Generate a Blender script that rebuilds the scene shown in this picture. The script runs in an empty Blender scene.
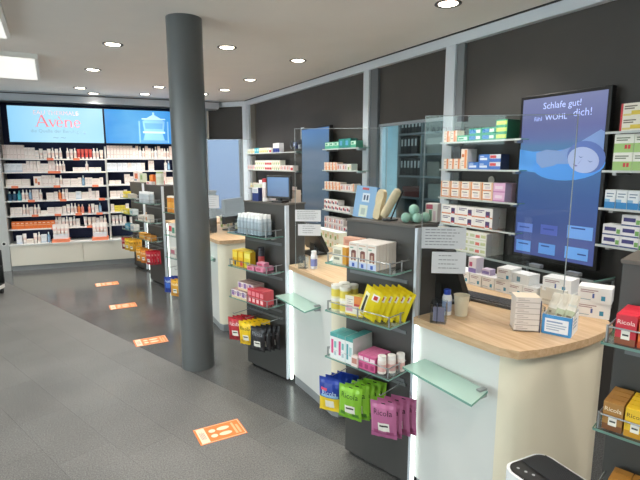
import bpy, math, random
from mathutils import Vector, Matrix
random.seed(7)
S = bpy.context.scene
COL = S.collection
R = math.radians

# ------------------------------------------------------------------ camera, world, light, exposure
cam_d = bpy.data.cameras.new('camera'); cam = bpy.data.objects.new('camera', cam_d); COL.objects.link(cam)
cam_d.sensor_width = 36.0; cam_d.lens = 27.0; cam_d.clip_start = 0.02
cam.location = (0, 0, 1.62)
cam.rotation_euler = (R(90) - math.atan(77 / 480), 0, R(-29))
S.camera = cam
W = bpy.data.worlds.new('daylight'); S.world = W; W.use_nodes = True
bg = W.node_tree.nodes['Background']; bg.inputs[0].default_value = (0.88, 0.94, 1.0, 1); bg.inputs[1].default_value = 5.5
S.view_settings.view_transform = 'Standard'; S.view_settings.look = 'None'
S.view_settings.gamma = 1.0; S.view_settings.use_curve_mapping = False
S.view_settings.exposure = 0.14
DOWN_W = 19.0      # watts of one downlight
PANEL_E = .72     # emission of the square ceiling luminaires

CEIL = 2.655

# ------------------------------------------------------------------ materials
def lin(h):
    h = h.lstrip('#'); o = []
    for i in (0, 2, 4):
        c = int(h[i:i + 2], 16) / 255
        o.append(c / 12.92 if c <= .04045 else ((c + .055) / 1.055) ** 2.4)
    return (*o, 1)
MATS = {}
def pm(h, rough=.5, metal=0, emit=0, spec=.5, noise=0, scale=40):
    k = (h, rough, metal, emit, spec, noise, scale)
    if k in MATS: return MATS[k]
    m = bpy.data.materials.new('surface_' + h.strip('#')); m.use_nodes = True
    nt = m.node_tree; b = nt.nodes['Principled BSDF']
    b.inputs['Base Color'].default_value = lin(h); b.inputs['Roughness'].default_value = rough
    b.inputs['Metallic'].default_value = metal; b.inputs['Specular IOR Level'].default_value = spec
    if emit:
        b.inputs['Emission Color'].default_value = lin(h); b.inputs['Emission Strength'].default_value = emit
    if noise:
        tc = nt.nodes.new('ShaderNodeTexCoord'); nz = nt.nodes.new('ShaderNodeTexNoise'); nz.inputs['Scale'].default_value = scale
        nz.inputs['Detail'].default_value = 4
        mx = nt.nodes.new('ShaderNodeMixRGB'); mx.blend_type = 'MULTIPLY'; mx.inputs[0].default_value = noise
        mx.inputs[1].default_value = lin(h)
        rp = nt.nodes.new('ShaderNodeValToRGB'); rp.color_ramp.elements[0].position = .3; rp.color_ramp.elements[1].position = .7
        rp.color_ramp.elements[0].color = (.4, .4, .4, 1)
        nt.links.new(tc.outputs['Object'], nz.inputs['Vector']); nt.links.new(nz.outputs['Fac'], rp.inputs[0])
        nt.links.new(rp.outputs[0], mx.inputs[2]); nt.links.new(mx.outputs[0], b.inputs['Base Color'])
    MATS[k] = m; return m

def glass_mat(name, tint, refl=1.0, rough=0.0, frost=0.0):
    m = bpy.data.materials.new(name); m.use_nodes = True; nt = m.node_tree; nt.nodes.clear()
    out = nt.nodes.new('ShaderNodeOutputMaterial'); mix = nt.nodes.new('ShaderNodeMixShader')
    tr = nt.nodes.new('ShaderNodeBsdfTransparent'); tr.inputs[0].default_value = (*tint, 1)
    gl = nt.nodes.new('ShaderNodeBsdfGlossy'); gl.inputs['Roughness'].default_value = rough
    fr = nt.nodes.new('ShaderNodeFresnel'); fr.inputs[0].default_value = 1.45
    mu = nt.nodes.new('ShaderNodeMath'); mu.operation = 'MULTIPLY'; mu.inputs[1].default_value = refl
    ge = nt.nodes.new('ShaderNodeNewGeometry'); io = nt.nodes.new('ShaderNodeMath'); io.operation = 'MULTIPLY_ADD'
    io.inputs[1].default_value = 1 / 1.45 - 1.45; io.inputs[2].default_value = 1.45      # same reflectance on both sides of a thin sheet
    nt.links.new(ge.outputs['Backfacing'], io.inputs[0]); nt.links.new(io.outputs[0], fr.inputs[0])
    nt.links.new(fr.outputs[0], mu.inputs[0]); nt.links.new(mu.outputs[0], mix.inputs[0])
    src = tr
    if frost:
        df = nt.nodes.new('ShaderNodeBsdfTranslucent'); df.inputs[0].default_value = (*tint, 1)
        d2 = nt.nodes.new('ShaderNodeBsdfDiffuse'); d2.inputs[0].default_value = (*tint, 1)
        ma = nt.nodes.new('ShaderNodeMixShader'); ma.inputs[0].default_value = .5
        nt.links.new(df.outputs[0], ma.inputs[1]); nt.links.new(d2.outputs[0], ma.inputs[2])
        mb = nt.nodes.new('ShaderNodeMixShader'); mb.inputs[0].default_value = frost
        nt.links.new(tr.outputs[0], mb.inputs[1]); nt.links.new(ma.outputs[0], mb.inputs[2]); src = mb
    nt.links.new(src.outputs[0], mix.inputs[1]); nt.links.new(gl.outputs[0], mix.inputs[2]); nt.links.new(mix.outputs[0], out.inputs[0])
    return m
GLASS = glass_mat('clear_glass', (.93, .965, .95))
PLEXI = glass_mat('acrylic_sheet', (.955, .975, .97), refl=2.0)
ACRYL = glass_mat('acrylic_holder', (.93, .955, .97))
GEDGE = glass_mat('green_glass_edge', (.30, .55, .48), frost=.75)
FROST = glass_mat('frosted_glass', (.74, .92, .86), refl=.6, rough=.3, frost=.72)
PEDGE = glass_mat('acrylic_edge', (.62, .68, .70), frost=.6)

def floor_mat(name, a, b, rough):
    m = bpy.data.materials.new(name); m.use_nodes = True; nt = m.node_tree; p = nt.nodes['Principled BSDF']
    geo = nt.nodes.new('ShaderNodeNewGeometry')
    n1 = nt.nodes.new('ShaderNodeTexNoise'); n1.inputs['Scale'].default_value = 130; n1.inputs['Detail'].default_value = 2
    n2 = nt.nodes.new('ShaderNodeTexNoise'); n2.inputs['Scale'].default_value = 2.2; n2.inputs['Detail'].default_value = 3
    rp = nt.nodes.new('ShaderNodeValToRGB'); rp.color_ramp.elements[0].position = .38; rp.color_ramp.elements[1].position = .66
    rp.color_ramp.elements[0].color = lin(a); rp.color_ramp.elements[1].color = lin(b)
    ad = nt.nodes.new('ShaderNodeMath'); ad.operation = 'MULTIPLY_ADD'; ad.inputs[1].default_value = .25
    oi = nt.nodes.new('ShaderNodeObjectInfo')
    ad2 = nt.nodes.new('ShaderNodeMath'); ad2.operation = 'MULTIPLY_ADD'; ad2.inputs[1].default_value = .05
    sub = nt.nodes.new('ShaderNodeMath'); sub.operation = 'SUBTRACT'; sub.inputs[1].default_value = .15
    L = nt.links.new
    L(geo.outputs['Position'], n1.inputs['Vector']); L(geo.outputs['Position'], n2.inputs['Vector'])
    L(n2.outputs['Fac'], ad.inputs[0]); L(n1.outputs['Fac'], ad.inputs[2])
    L(oi.outputs['Random'], ad2.inputs[0]); L(ad.outputs[0], ad2.inputs[2]); L(ad2.outputs[0], sub.inputs[0]); L(sub.outputs[0], rp.inputs[0])
    L(rp.outputs[0], p.inputs['Base Color'])
    p.inputs['Roughness'].default_value = rough
    bp = nt.nodes.new('ShaderNodeBump'); bp.inputs['Strength'].default_value = .06; bp.inputs['Distance'].default_value = .002
    L(n1.outputs['Fac'], bp.inputs['Height']); L(bp.outputs[0], p.inputs['Normal'])
    return m
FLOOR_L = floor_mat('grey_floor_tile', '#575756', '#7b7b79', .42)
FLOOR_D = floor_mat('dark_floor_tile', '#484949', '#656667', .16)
GROUT = pm('#565656', .8, noise=.2)

def wood_mat():
    m = bpy.data.materials.new('beech_worktop'); m.use_nodes = True; nt = m.node_tree; p = nt.nodes['Principled BSDF']
    tc = nt.nodes.new('ShaderNodeTexCoord'); mp = nt.nodes.new('ShaderNodeMapping'); mp.inputs['Scale'].default_value = (55, 3.5, 55)
    nz = nt.nodes.new('ShaderNodeTexNoise'); nz.inputs['Scale'].default_value = 1; nz.inputs['Detail'].default_value = 5; nz.inputs['Distortion'].default_value = .6
    rp = nt.nodes.new('ShaderNodeValToRGB'); rp.color_ramp.elements[0].position = .3; rp.color_ramp.elements[1].position = .72
    rp.color_ramp.elements[0].color = lin('#bd9a72'); rp.color_ramp.elements[1].color = lin('#d8bb98')
    L = nt.links.new; L(tc.outputs['Object'], mp.inputs[0]); L(mp.outputs[0], nz.inputs['Vector']); L(nz.outputs['Fac'], rp.inputs[0]); L(rp.outputs[0], p.inputs['Base Color'])
    p.inputs['Roughness'].default_value = .38
    return m
WOOD = wood_mat()
WALLD = pm('#454240', .55, noise=.12, scale=6)
SILVER = pm('#d2dae3', .4, .1)
STEEL = pm('#a9acae', .3, .8)
CEILM = pm('#f1ede8', .9, noise=.05, scale=3)
WHITE = pm('#dcdedb', .35, noise=.03, scale=5)
CREAM = pm('#f4ecd4', .4, noise=.03, scale=5)  # cream laminate, with the warm light on the counter ends in its tone
WALLW = pm('#dcdcd8', .8, noise=.04, scale=4)
TOWER = pm('#474644', .5, noise=.08, scale=8)
TOWERT = pm('#5b554f', .5)
COLM = pm('#65696a', .32, .1, noise=.06, scale=3)
BLACK = pm('#141416', .4)
DGREY = pm('#2b2c2e', .45)
NAVY = pm('#27315a', .6, noise=.1, scale=6)
KICK = pm('#8e9294', .5)
LED = pm('#f4fff6', .5, emit=2.1)
LENS = pm('#fff3e0', .5, emit=14)

# ------------------------------------------------------------------ mesh builder
_TXT = {}
def text_geo(s):
    if s in _TXT: return _TXT[s]
    c = bpy.data.curves.new('lettering', 'FONT'); c.body = s; c.resolution_u = 2; c.size = 1; c.align_x = 'CENTER'; c.align_y = 'CENTER'
    o = bpy.data.objects.new('lettering', c); COL.objects.link(o)
    dg = bpy.context.evaluated_depsgraph_get(); me = o.evaluated_get(dg).to_mesh()
    vs = [(v.co.x, v.co.y) for v in me.vertices]; fs = [tuple(p.vertices) for p in me.polygons]
    if vs:
        x0 = min(v[0] for v in vs); x1 = max(v[0] for v in vs); y0 = min(v[1] for v in vs); y1 = max(v[1] for v in vs)
        cx, cy = (x0 + x1) / 2, (y0 + y1) / 2; w = x1 - x0
        vs = [((x - cx) / w, (y - cy) / w) for x, y in vs]
    bpy.data.objects.remove(o); bpy.data.curves.remove(c)
    _TXT[s] = (vs, fs); return _TXT[s]

class MB:
    def __init__(s): s.v = []; s.f = []; s.mi = []; s.sm = []; s.mats = []
    def m(s, mat):
        if mat not in s.mats: s.mats.append(mat)
        return s.mats.index(mat)
    def face(s, pts, mat, sm=False):
        b = len(s.v); s.v += [tuple(p) for p in pts]; s.f.append(tuple(range(b, b + len(pts)))); s.mi.append(s.m(mat)); s.sm.append(sm)
    def box(s, x0, x1, y0, y1, z0, z1, mat, front=None, top=None, side=None):
        b = len(s.v)
        s.v += [(x0, y0, z0), (x1, y0, z0), (x1, y1, z0), (x0, y1, z0), (x0, y0, z1), (x1, y0, z1), (x1, y1, z1), (x0, y1, z1)]
        for q, mm in (((0, 3, 2, 1), mat), ((4, 5, 6, 7), top or mat), ((0, 1, 5, 4), front or mat), ((1, 2, 6, 5), side or mat), ((2, 3, 7, 6), mat), ((3, 0, 4, 7), side or mat)):
            s.f.append(tuple(b + i for i in q)); s.mi.append(s.m(mm)); s.sm.append(False)
        return s
    def ring(s, a, b_, mat, sm=True):
        n = len(a); b = len(s.v); s.v += [tuple(p) for p in a] + [tuple(p) for p in b_]
        for i in range(n):
            j = (i + 1) % n; s.f.append((b + i, b + j, b + n + j, b + n + i)); s.mi.append(s.m(mat)); s.sm.append(sm)
    def loft(s, rings, mats, cap0=None, cap1=None):
        for i in range(len(rings) - 1): s.ring(rings[i], rings[i + 1], mats[i] if isinstance(mats, list) else mats)
        if cap0: s.face(list(reversed(rings[0])), cap0)
        if cap1: s.face(rings[-1], cap1)
        return s
    def lathe(s, prof, mats, n=12, cx=0, cy=0, z=0, caps=True):
        rs = [[(cx + r * math.cos(2 * math.pi * i / n), cy + r * math.sin(2 * math.pi * i / n), z + h) for i in range(n)] for r, h in prof]
        ml = mats if isinstance(mats, list) else [mats] * (len(prof) - 1)
        return s.loft(rs, ml, ml[0] if caps else None, ml[-1] if caps else None)
    def cyl(s, p0, p1, r, mat, n=8, r1=None):
        p0 = Vector(p0); p1 = Vector(p1); d = (p1 - p0).normalized()
        a = d.orthogonal().normalized(); b = d.cross(a); r1 = r if r1 is None else r1
        f = lambda p, rr: [p + (a * math.cos(2 * math.pi * i / n) + b * math.sin(2 * math.pi * i / n)) * rr for i in range(n)]
        return s.loft([f(p0, r), f(p1, r1)], mat, mat, mat)
    def path(s, pts, r, mat, n=6):
        for a, b in zip(pts[:-1], pts[1:]): s.cyl(a, b, r, mat, n)
        return s
    def prism(s, poly, z0, z1, mat, side=None, bot=None):
        s.face([(x, y, z1) for x, y in poly], mat); s.face([(x, y, z0) for x, y in reversed(poly)], bot or mat)
        n = len(poly)
        for i in range(n):
            a, b = poly[i], poly[(i + 1) % n]; s.face([(a[0], a[1], z0), (b[0], b[1], z0), (b[0], b[1], z1), (a[0], a[1], z1)], side or mat)
        return s
    def sphere(s, c, r, mat, n=14, k=9, sz=1):
        prof = [(max(1e-4, r * math.sin(math.pi * i / k)), -r * sz * math.cos(math.pi * i / k)) for i in range(k + 1)]
        return s.lathe(prof, mat, n, c[0], c[1], c[2], caps=False)
    def text(s, st, f, mat):          # f maps (x, y) of unit-wide text to a 3d point
        vs, fs = text_geo(st); b = len(s.v); s.v += [tuple(f(x, y)) for x, y in vs]
        for q in fs: s.f.append(tuple(b + i for i in q)); s.mi.append(s.m(mat)); s.sm.append(False)
        return s
    def mesh(s, name):
        me = bpy.data.meshes.new(name); me.from_pydata(s.v, [], s.f)
        for m in s.mats: me.materials.append(m)
        me.polygons.foreach_set('material_index', s.mi); me.polygons.foreach_set('use_smooth', s.sm); me.update()
        return me
    def build(s, name, parent=None, loc=(0, 0, 0), rz=0, **k):
        return link(name, s.mesh(name), parent, loc, rz, **k)

def link(name, data, parent=None, loc=(0, 0, 0), rz=0, label=None, cat=None, group=None, kind=None):
    o = bpy.data.objects.new(name, data); COL.objects.link(o); o.parent = parent; o.location = loc; o.rotation_euler = (0, 0, rz)
    tag(o, label, cat, group, kind); return o
def tag(o, label=None, cat=None, group=None, kind=None):
    if label: o['label'] = label
    if cat: o['category'] = cat
    if group: o['group'] = group
    if kind: o['kind'] = kind
def empty(name, loc, rz, label, cat, group=None): return link(name, None, None, loc, rz, label, cat, group)
def bevel(o, w=.004, seg=2):
    m = o.modifiers.new('bevel', 'BEVEL'); m.width = w; m.segments = seg; m.limit_method = 'ANGLE'; m.angle_limit = R(40); return o

def merge(b):                     # weld equal vertices so smooth shading runs across them
    ix = {}; nv = []; mp = []
    for v in b.v:
        k = tuple(round(c, 5) for c in v)
        if k not in ix: ix[k] = len(nv); nv.append(v)
        mp.append(ix[k])
    b.v = nv; b.f = [tuple(mp[i] for i in f) for f in b.f]; return b

class Frame:                      # u runs along a front, w runs back from it
    def __init__(s, ox, oy, deg): s.o = (ox, oy); s.a = R(deg); s.c = math.cos(s.a); s.s = math.sin(s.a)
    def p(s, u, w, z): return (s.o[0] + u * s.c - w * s.s, s.o[1] + u * s.s + w * s.c, z)
ORD = ['leftmost', 'second', 'third', 'fourth', 'fifth', 'sixth', 'seventh', 'eighth', 'ninth', 'tenth', 'eleventh', 'twelfth', 'thirteenth', 'fourteenth', 'fifteenth', 'sixteenth', 'seventeenth', 'eighteenth', 'nineteenth', 'twentieth'] + ['twenty-' + k for k in ('first', 'second', 'third', 'fourth', 'fifth', 'sixth', 'seventh', 'eighth', 'ninth')] + ['thirtieth'] + ['thirty-' + k for k in ('first', 'second', 'third', 'fourth', 'fifth', 'sixth')]
def nth(i): return ORD[i] if i == 0 else ORD[i] + ' from left'

# ------------------------------------------------------------------ the room shell
X0, X1, Y0, Y1 = -5.0, 2.98, -5.2, 8.95
FW = Frame(-.63, 8.45, -7)        # front of the far shelving
b = MB(); b.box(X0, 5.2, Y0, 9.6, -.08, -.004, GROUT); floor = b.build('floor', kind='structure')
# tiles laid at 20 degrees
td = Vector((math.sin(R(20)), -math.cos(R(20)))); tn = Vector((math.cos(R(20)), math.sin(R(20))))
TW, TL = .29, .62
tile = {}
for nm, mt in (('l', FLOOR_L), ('d', FLOOR_D)):
    b = MB(); g = .0004; b.box(-TW / 2 + g, TW / 2 - g, -TL / 2 + g, TL / 2 - g, -.006, 0, mt); tile[nm] = b.mesh('floor_tile')
cnt = 0; tiles_far = {'l': MB(), 'd': MB()}
cand = []
for i in range(-22, 24):
    for j in range(-18, 14):
        off = 2.02 + (i + .5) * TW; s_ = (j + (i % 3) / 3) * TL - 1.5
        p = tn * off + td * s_
        if not (X0 + .2 < p.x < 2.9 and Y0 + .2 < p.y < 9.2): continue
        # in front of the lens?
        fx = math.sin(R(29)); fy = math.cos(R(29)); dep = p.x * fx + p.y * fy; lat = p.x * fy - p.y * fx
        vis = dep > 1.6 and abs(lat) < dep * .68 + .25 and p.x < 1.75
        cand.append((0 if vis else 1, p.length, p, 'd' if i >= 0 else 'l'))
cand.sort(key=lambda q: (q[0], q[1]))
ft = [MB(), MB()]
for k, (nv, l, p, t) in enumerate(cand):
    if k < 290:
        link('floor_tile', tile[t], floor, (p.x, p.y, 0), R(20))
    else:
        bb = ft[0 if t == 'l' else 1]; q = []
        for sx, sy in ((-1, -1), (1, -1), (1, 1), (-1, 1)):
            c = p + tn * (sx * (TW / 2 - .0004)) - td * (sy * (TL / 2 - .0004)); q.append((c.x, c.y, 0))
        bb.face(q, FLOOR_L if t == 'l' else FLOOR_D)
for bb in ft:
    if bb.f: bb.build('floor_tile_field', floor, kind='stuff')
b = MB(); b.box(X0, X1 + 2.2, Y0, 9.6, CEIL, CEIL + .12, CEILM); b.build('ceiling', kind='structure')
# wall behind the counters with an opening to the back office
b = MB()
b.box(X1, X1 + .12, Y0, 3.0, 0, CEIL, WALLD)
b.box(X1, X1 + .12, 3.0, 4.3, 2.0, CEIL, WALLD)
b.box(X1, X1 + .12, 4.3, 7.86, 0, CEIL, WALLD)
b.build('wall_right', kind='structure')
# diagonal corner
D0, D1 = (2.40, 8.52), (2.96, 7.86)
dl = math.hypot(D1[0] - D0[0], D1[1] - D0[1]); DG = Frame(D0[0], D0[1], math.degrees(math.atan2(D1[1] - D0[1], D1[0] - D0[0])))
b = MB(); b.box(0, dl + .1, .04, .14, 0, CEIL, WALLD); b.build('wall_corner', loc=(*D0, 0), rz=DG.a, kind='structure')
b = MB(); b.box(-4.6, 4.3, .42, .54, 0, CEIL, WALLW); b.build('wall_far', loc=(*FW.o, 0), rz=FW.a, kind='structure')
b = MB(); b.box(X0, X1 + .12, Y0 - .12, Y0, 0, CEIL, WALLW); b.build('wall_back', kind='structure')
# left wall is the glazed shopfront
b = MB(); b.box(X0 - .12, X0, Y0, 9.4, 2.45, CEIL, WALLW); b.box(X0 - .12, X0, Y0, 9.4, 0, .12, WALLW)
b.box(X0 - .12, X0, Y0, -1.2, .12, 2.45, WALLW); b.box(X0 - .12, X0, 5.4, 9.4, .12, 2.45, WALLW); b.build('wall_left', kind='structure')
for i in range(4):
    y0 = -1.2 + i * 1.65; b = MB()
    for a in ((y0, y0 + .05, .12, 2.45), (y0 + 1.6, y0 + 1.65, .12, 2.45), (y0, y0 + 1.65, .12, .18), (y0, y0 + 1.65, 2.39, 2.45)):
        b.box(X0 - .09, X0 - .03, a[0], a[1], a[2], a[3], SILVER)
    w = b.build('window_%d' % (i + 1), kind='structure')
    b = MB(); b.box(X0 - .065, X0 - .055, y0 + .05, y0 + 1.6, .18, 2.39, GLASS); b.build('pane', w)
# silver trim and posts
def trim(n, fr, u0, u1, z0, z1, w0=-.05, w1=.02, mat=SILVER):
    b = MB(); b.box(u0, u1, w0, w1, z0, z1, mat); return bevel(b.build('trim_%d' % n, loc=(*fr.o, 0), rz=fr.a, kind='structure'), .003)
CW = Frame(2.98, 0, -90)          # counter wall, u = -Y
DCH = pm('#2f3032', .6)
trim(1, CW, -7.9, 4.0, 2.565, CEIL - .012)
trim(2, CW, -3.14, -3.03, 0, 2.565); trim(3, CW, -3.03, -2.95, 0, 2.565, -.03, .02, pm('#7a7f84', .4, .1))
trim(4, CW, -4.35, -4.25, 0, 2.565); trim(5, CW, -4.25, -4.12, 0, 2.565, -.03, .02, pm('#666b70', .4, .1))
trim(6, CW, -7.9, -7.72, 0, 2.565); trim(7, CW, -7.72, -7.52, 0, 2.565, -.02, .02, pm('#6a675f', .5, .1))
trim(8, DG, -.02, dl + .02, 2.565, CEIL - .012, -.02, .05); trim(9, DG, -.02, .05, 0, 2.565, -.02, .05); trim(10, DG, dl - .09, dl + .03, 0, 2.565, -.02, .05)
trim(11, CW, -7.9, 4.0, CEIL - .012, CEIL, -.056, .02, DGREY)
trim(12, FW, -.6, 3.2, 2.52, CEIL, .06, .42, pm('#b4bac2', .45, .05))
trim(13, FW, -.6, 3.2, 2.62, 2.635, .05, .06, DGREY)
trim(14, CW, -4.12, -3.14, 1.985, 2.01, -.01, .05, pm('#9aa1a8', .4, .1))

# ------------------------------------------------------------------ back office behind the glass
b = MB(); b.box(5.0, 5.12, 2.0, 7.5, 0, CEIL, pm('#bcd2d8', .8)); b.build('wall_office_back', kind='structure')  # pale blue of the office walls stands in for a reflection in the acrylic
b = MB(); b.box(3.1, 5.0, 7.4, 7.5, 0, CEIL, pm('#b9cdd2', .8)); b.build('wall_office_far', kind='structure')
b = MB(); b.box(3.1, 5.0, 2.0, 2.1, 0, CEIL, WALLW); b.build('wall_office_near', kind='structure')
w = MB(); w.box(2.99, 3.05, 3.14, 3.16, 0, 2.0, SILVER); w.box(2.99, 3.05, 4.10, 4.12, 0, 2.0, SILVER); w = w.build('window_5', kind='structure')
b = MB(); b.box(3.01, 3.018, 3.16, 4.10, .0, 1.985, glass_mat('office_glass', (.80, .92, .95))); b.build('pane', w)
OFF = Frame(3.7, 4.72, -90)
sh = empty('binder_shelf', (3.7, 4.72, 0), R(-90), 'grey metal office shelf full of binders behind the glass pane', 'shelf')
MG = pm('#8d9294', .5, .2)
for u in (0, .42, 1.1): b = MB(); b.box(u - .012, u + .012, 0, .3, 0, 2.2, MG); b.build('upright', sh)
ZL = (.5, .85, 1.22, 1.475, 1.728, 1.966, 2.15)
for z in ZL: b = MB(); b.box(0, 1.1, 0, .3, z - .022, z, MG); b.build('shelf_board', sh)
b = MB(); b.box(0, 1.1, .3, .31, 0, 2.2, pm('#7d868a', .7)); b.build('back_panel', sh)
def binder_mesh(h):
    b = MB(); b.box(-.027, .027, 0, .26, 0, h, BLACK); b.box(-.016, .016, -.0006, 0, h * .45, h * .85, pm('#c9ccca', .6))
    b.lathe([(.009, 0), (.009, .001)], STEEL, 10, 0, 0, 0); return b.mesh('binder')
BM = {h: binder_mesh(h) for h in (.2, .15)}
names = {1.475: 'lower binder row', 1.728: 'middle binder row', 1.966: 'top binder row'}
for z, h in ((1.475, .2), (1.728, .2), (1.966, .15)):
    for i in range(6):
        if z == 1.728 and i > 4: continue
        o = link('binder', BM[h], None, OFF.p(.05 + i * .062, .02, z), OFF.a, 'black ring binder, %s in the %s of the office shelf' % (nth(i), names[z]), 'binder', 'black binders on the office shelf')
def simple_box(name, fr, u, w, z, sx, sy, sz, mat, label, cat, group=None, rz=0):
    b = MB(); b.box(-sx / 2, sx / 2, -sy / 2, sy / 2, 0, sz, mat); return bevel(b.build(name, loc=fr.p(u, w, z), rz=fr.a + rz, label=label, cat=cat, group=group), .003, 1)
simple_box('archive_box', OFF, .385, .16, 1.728, .05, .26, .2, pm('#8b8a52', .6), 'narrow olive file beside the middle row of black binders', 'file')
k = 0
for z, its in ((1.475, ((.58, .2, .16, '#8c8378', 'grey brown'), (.85, .24, .2, '#6f6a66', 'dark grey'))), (1.728, ((.6, .26, .17, '#a19a90', 'beige'), (.9, .22, .12, '#7d8084', 'slate grey'))), (1.22, ((.2, .3, .12, '#7b3f3a', 'dull red'), (.62, .22, .17, '#b0aaa0', 'pale'))), (1.966, ((.65, .3, .14, '#3b3d40', 'charcoal'),))):
    for u, sx, sz, c, d in its:
        k += 1; simple_box('storage_box', OFF, u, .16, z, sx, .24, sz, pm(c, .7, noise=.2, scale=30), d + ' storage box on the office shelf behind the glass', 'box')
o = bpy.data.lights.new('office_fill_light', 'AREA'); o.energy = 230; o.size = .6; o.color = (.93, .98, 1)  # unseen lamp added to light the back office
ol = empty('office_fill_lamp', (4.2, 4.2, CEIL - .05), 0, 'added unseen square lamp lighting the back office', 'lamp')
b = MB(); b.box(-.3, .3, -.3, .3, 0, .05, WHITE); b.build('housing', ol)
lo = bpy.data.objects.new('lamp_light', o); COL.objects.link(lo); lo.parent = ol; lo.location = (0, 0, -.005)

# ------------------------------------------------------------------ column
b = MB(); b.lathe([(.128, 0), (.128, CEIL)], COLM, 48)
colo = b.build('column', loc=(.925, 3.705, 0), label='thick round dark grey column standing free on the tiled floor', cat='column')

# ------------------------------------------------------------------ ceiling lights
b = MB(); n = 24
b.lathe([(.062, -.001), (.078, -.008), (.088, -.004), (.088, 0)], pm('#5c5c5a', .35, .5), n, caps=False); RING = b.mesh('ring')
b = MB(); b.lathe([(.001, .0), (.062, .0)], LENS, n, z=-.0035, caps=False); 
b.f = [tuple(reversed(f)) for f in b.f]; LN = b.mesh('lens')
dls = [(2.367, 2.532, 'nearest the camera, beside the silver ceiling trim'), (2.293, 4.601, 'second along the silver ceiling trim'), (1.478, 4.405, 'just right of the dark column top'), (.562, 4.783, 'left of the dark column top'),
       (.496, 6.153, 'near the square ceiling lamp'), (2.277, 5.927, 'third along the silver ceiling trim'), (2.263, 6.9, 'fourth along the silver ceiling trim'), (1.386, 7.075, 'close to the column on its left'),
       (.439, 7.703, 'above the pale blue lit sign'), (.644, 8.2, 'between the two lit signs, close to far wall'), (1.335, 7.891, 'above the deep blue lit picture'), (2.105, 7.464, 'above the corner poster')]
fill_dls = [(2.37, .45), (1.45, 2.5), (.5, 2.8), (-.4, 2.6), (-1.5, 3), (1.45, .1), (.5, .1), (-1.5, .6), (2.3, -1.3), (.4, -1.3), (-1.5, -1.3), (1.45, -.9), (2.37, -.5), (-1.5, 5.2), (-1.5, 7.4), (-3.2, 3), (-3.2, 6), (-3.2, .3)]  # unseen lamps added to brighten the room and the near counter end
LD = bpy.data.lights.new('downlight_light', 'SPOT'); LD.energy = DOWN_W * 4; LD.spot_size = R(128); LD.spot_blend = .8; LD.shadow_soft_size = .06; LD.color = (1, .94, .86)
for i, (x, y, *t) in enumerate(dls + fill_dls):
    if t: lab = 'small round recessed downlight ' + t[0]
    else: lab = 'added unseen downlight brightening the shop floor outside the view'
    e_ = empty('downlight', (x, y, CEIL), 0, lab, 'downlight', 'recessed ceiling downlights')
    link('ring', RING, e_); link('lens', LN, e_)
    l = bpy.data.objects.new('lamp_light', LD); COL.objects.link(l); l.parent = e_; l.location = (0, 0, -.012)
PANM = pm('#f6f5ef', .5, emit=PANEL_E)
for (x0, x1, y0, y1, lab) in ((-.75, -.03, 5.55, 6.95, 'flat square white ceiling lamp at the left edge'), (-.95, -.2, 3.2, 4.8, 'flat white ceiling lamp in the top left corner'), (-3.6, -2.6, 2.0, 3.2, 'flat white ceiling lamp outside the view')):
    e_ = empty('ceiling_lamp', ((x0 + x1) / 2, (y0 + y1) / 2, CEIL), 0, lab, 'ceiling lamp'); a, c = (x1 - x0) / 2, (y1 - y0) / 2
    b = MB(); b.box(-a, a, -c, c, -.045, 0, pm('#e9e8e2', .4)); b.build('housing', e_)
    b = MB(); b.box(-a + .03, a - .03, -c + .03, c - .03, -.049, -.0455, PANM); b.build('diffuser', e_)

# ------------------------------------------------------------------ far shelving with lit signs
u_l, u_m, u_r = .0, 1.40, 2.75
far = empty('far_shelving', FW.p(0, 0, 0), FW.a, 'long white-based wall shelving with navy back at the far end', 'shelving')
b = MB(); b.box(0, u_r, .02, .4, 0, .08, KICK); b.build('plinth', far)
for (a, c) in ((0, .98), (.985, 1.96), (1.965, u_r)):
    b = MB(); b.box(a, c, 0, .4, .08, .385, pm('#e3dfd2', .45)); bevel(b.build('cabinet_front', far), .003)
b = MB(); b.box(-.01, u_r, -.012, .4, .385, .405, WHITE); b.build('base_top', far)
b = MB(); b.box(-.02, u_r, .4, .415, .4, 2.52, NAVY); b.build('back_panel', far)
for u, wd in ((-.14, .12), (u_m - .02, .025), (u_r, .06)):
    b = MB(); b.box(u, u + wd, .13 if u > 0 else .06, .4, .405 if u > 0 else 0, 1.88 if u > 0 else 2.52, pm('#c7c9c8', .45, .2)); b.build('upright', far)
b = MB(); b.cyl((-.08, .06, .42), (-.08, .045, .42), .035, WHITE, 14); b.cyl((-.08, .047, .42), (-.08, .043, .42), .02, BLACK, 12); b.build('socket', far)
SZ = [1.685, 1.487, 1.268, 1.055, .828, .622]
TAG = pm('#ee8464', .5)
tags = {0: (.62, .98), 1: (.62, .70), 2: (.12, .68, 1.22), 3: (.32, .75, 1.3), 4: (.35, .66, .95, 1.25), 5: (.6, 1.1)}
for i, z in enumerate(SZ):
    for (a, c, dz) in ((-.02, u_m - .02, 0), (u_m + .006, u_r, .01)):
        b = MB(); b.box(a, c, .12, .4, z - .02 + dz, z + dz, pm('#d9dbdc', .4)); so = b.build('shelf', far)
        if a < 0:
            for t in tags[i]:
                b = MB(); b.box(t - .045, t + .045, .114, .12, z - .024, z + .012, TAG); b.build('price_tag', so)
            for t in (.3, .85):
                b = MB(); b.box(t - .2, t + .2, .116, .12, z - .016, z - .004, pm('#f3ece6', .5)); b.build('price_strip', so)

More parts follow.
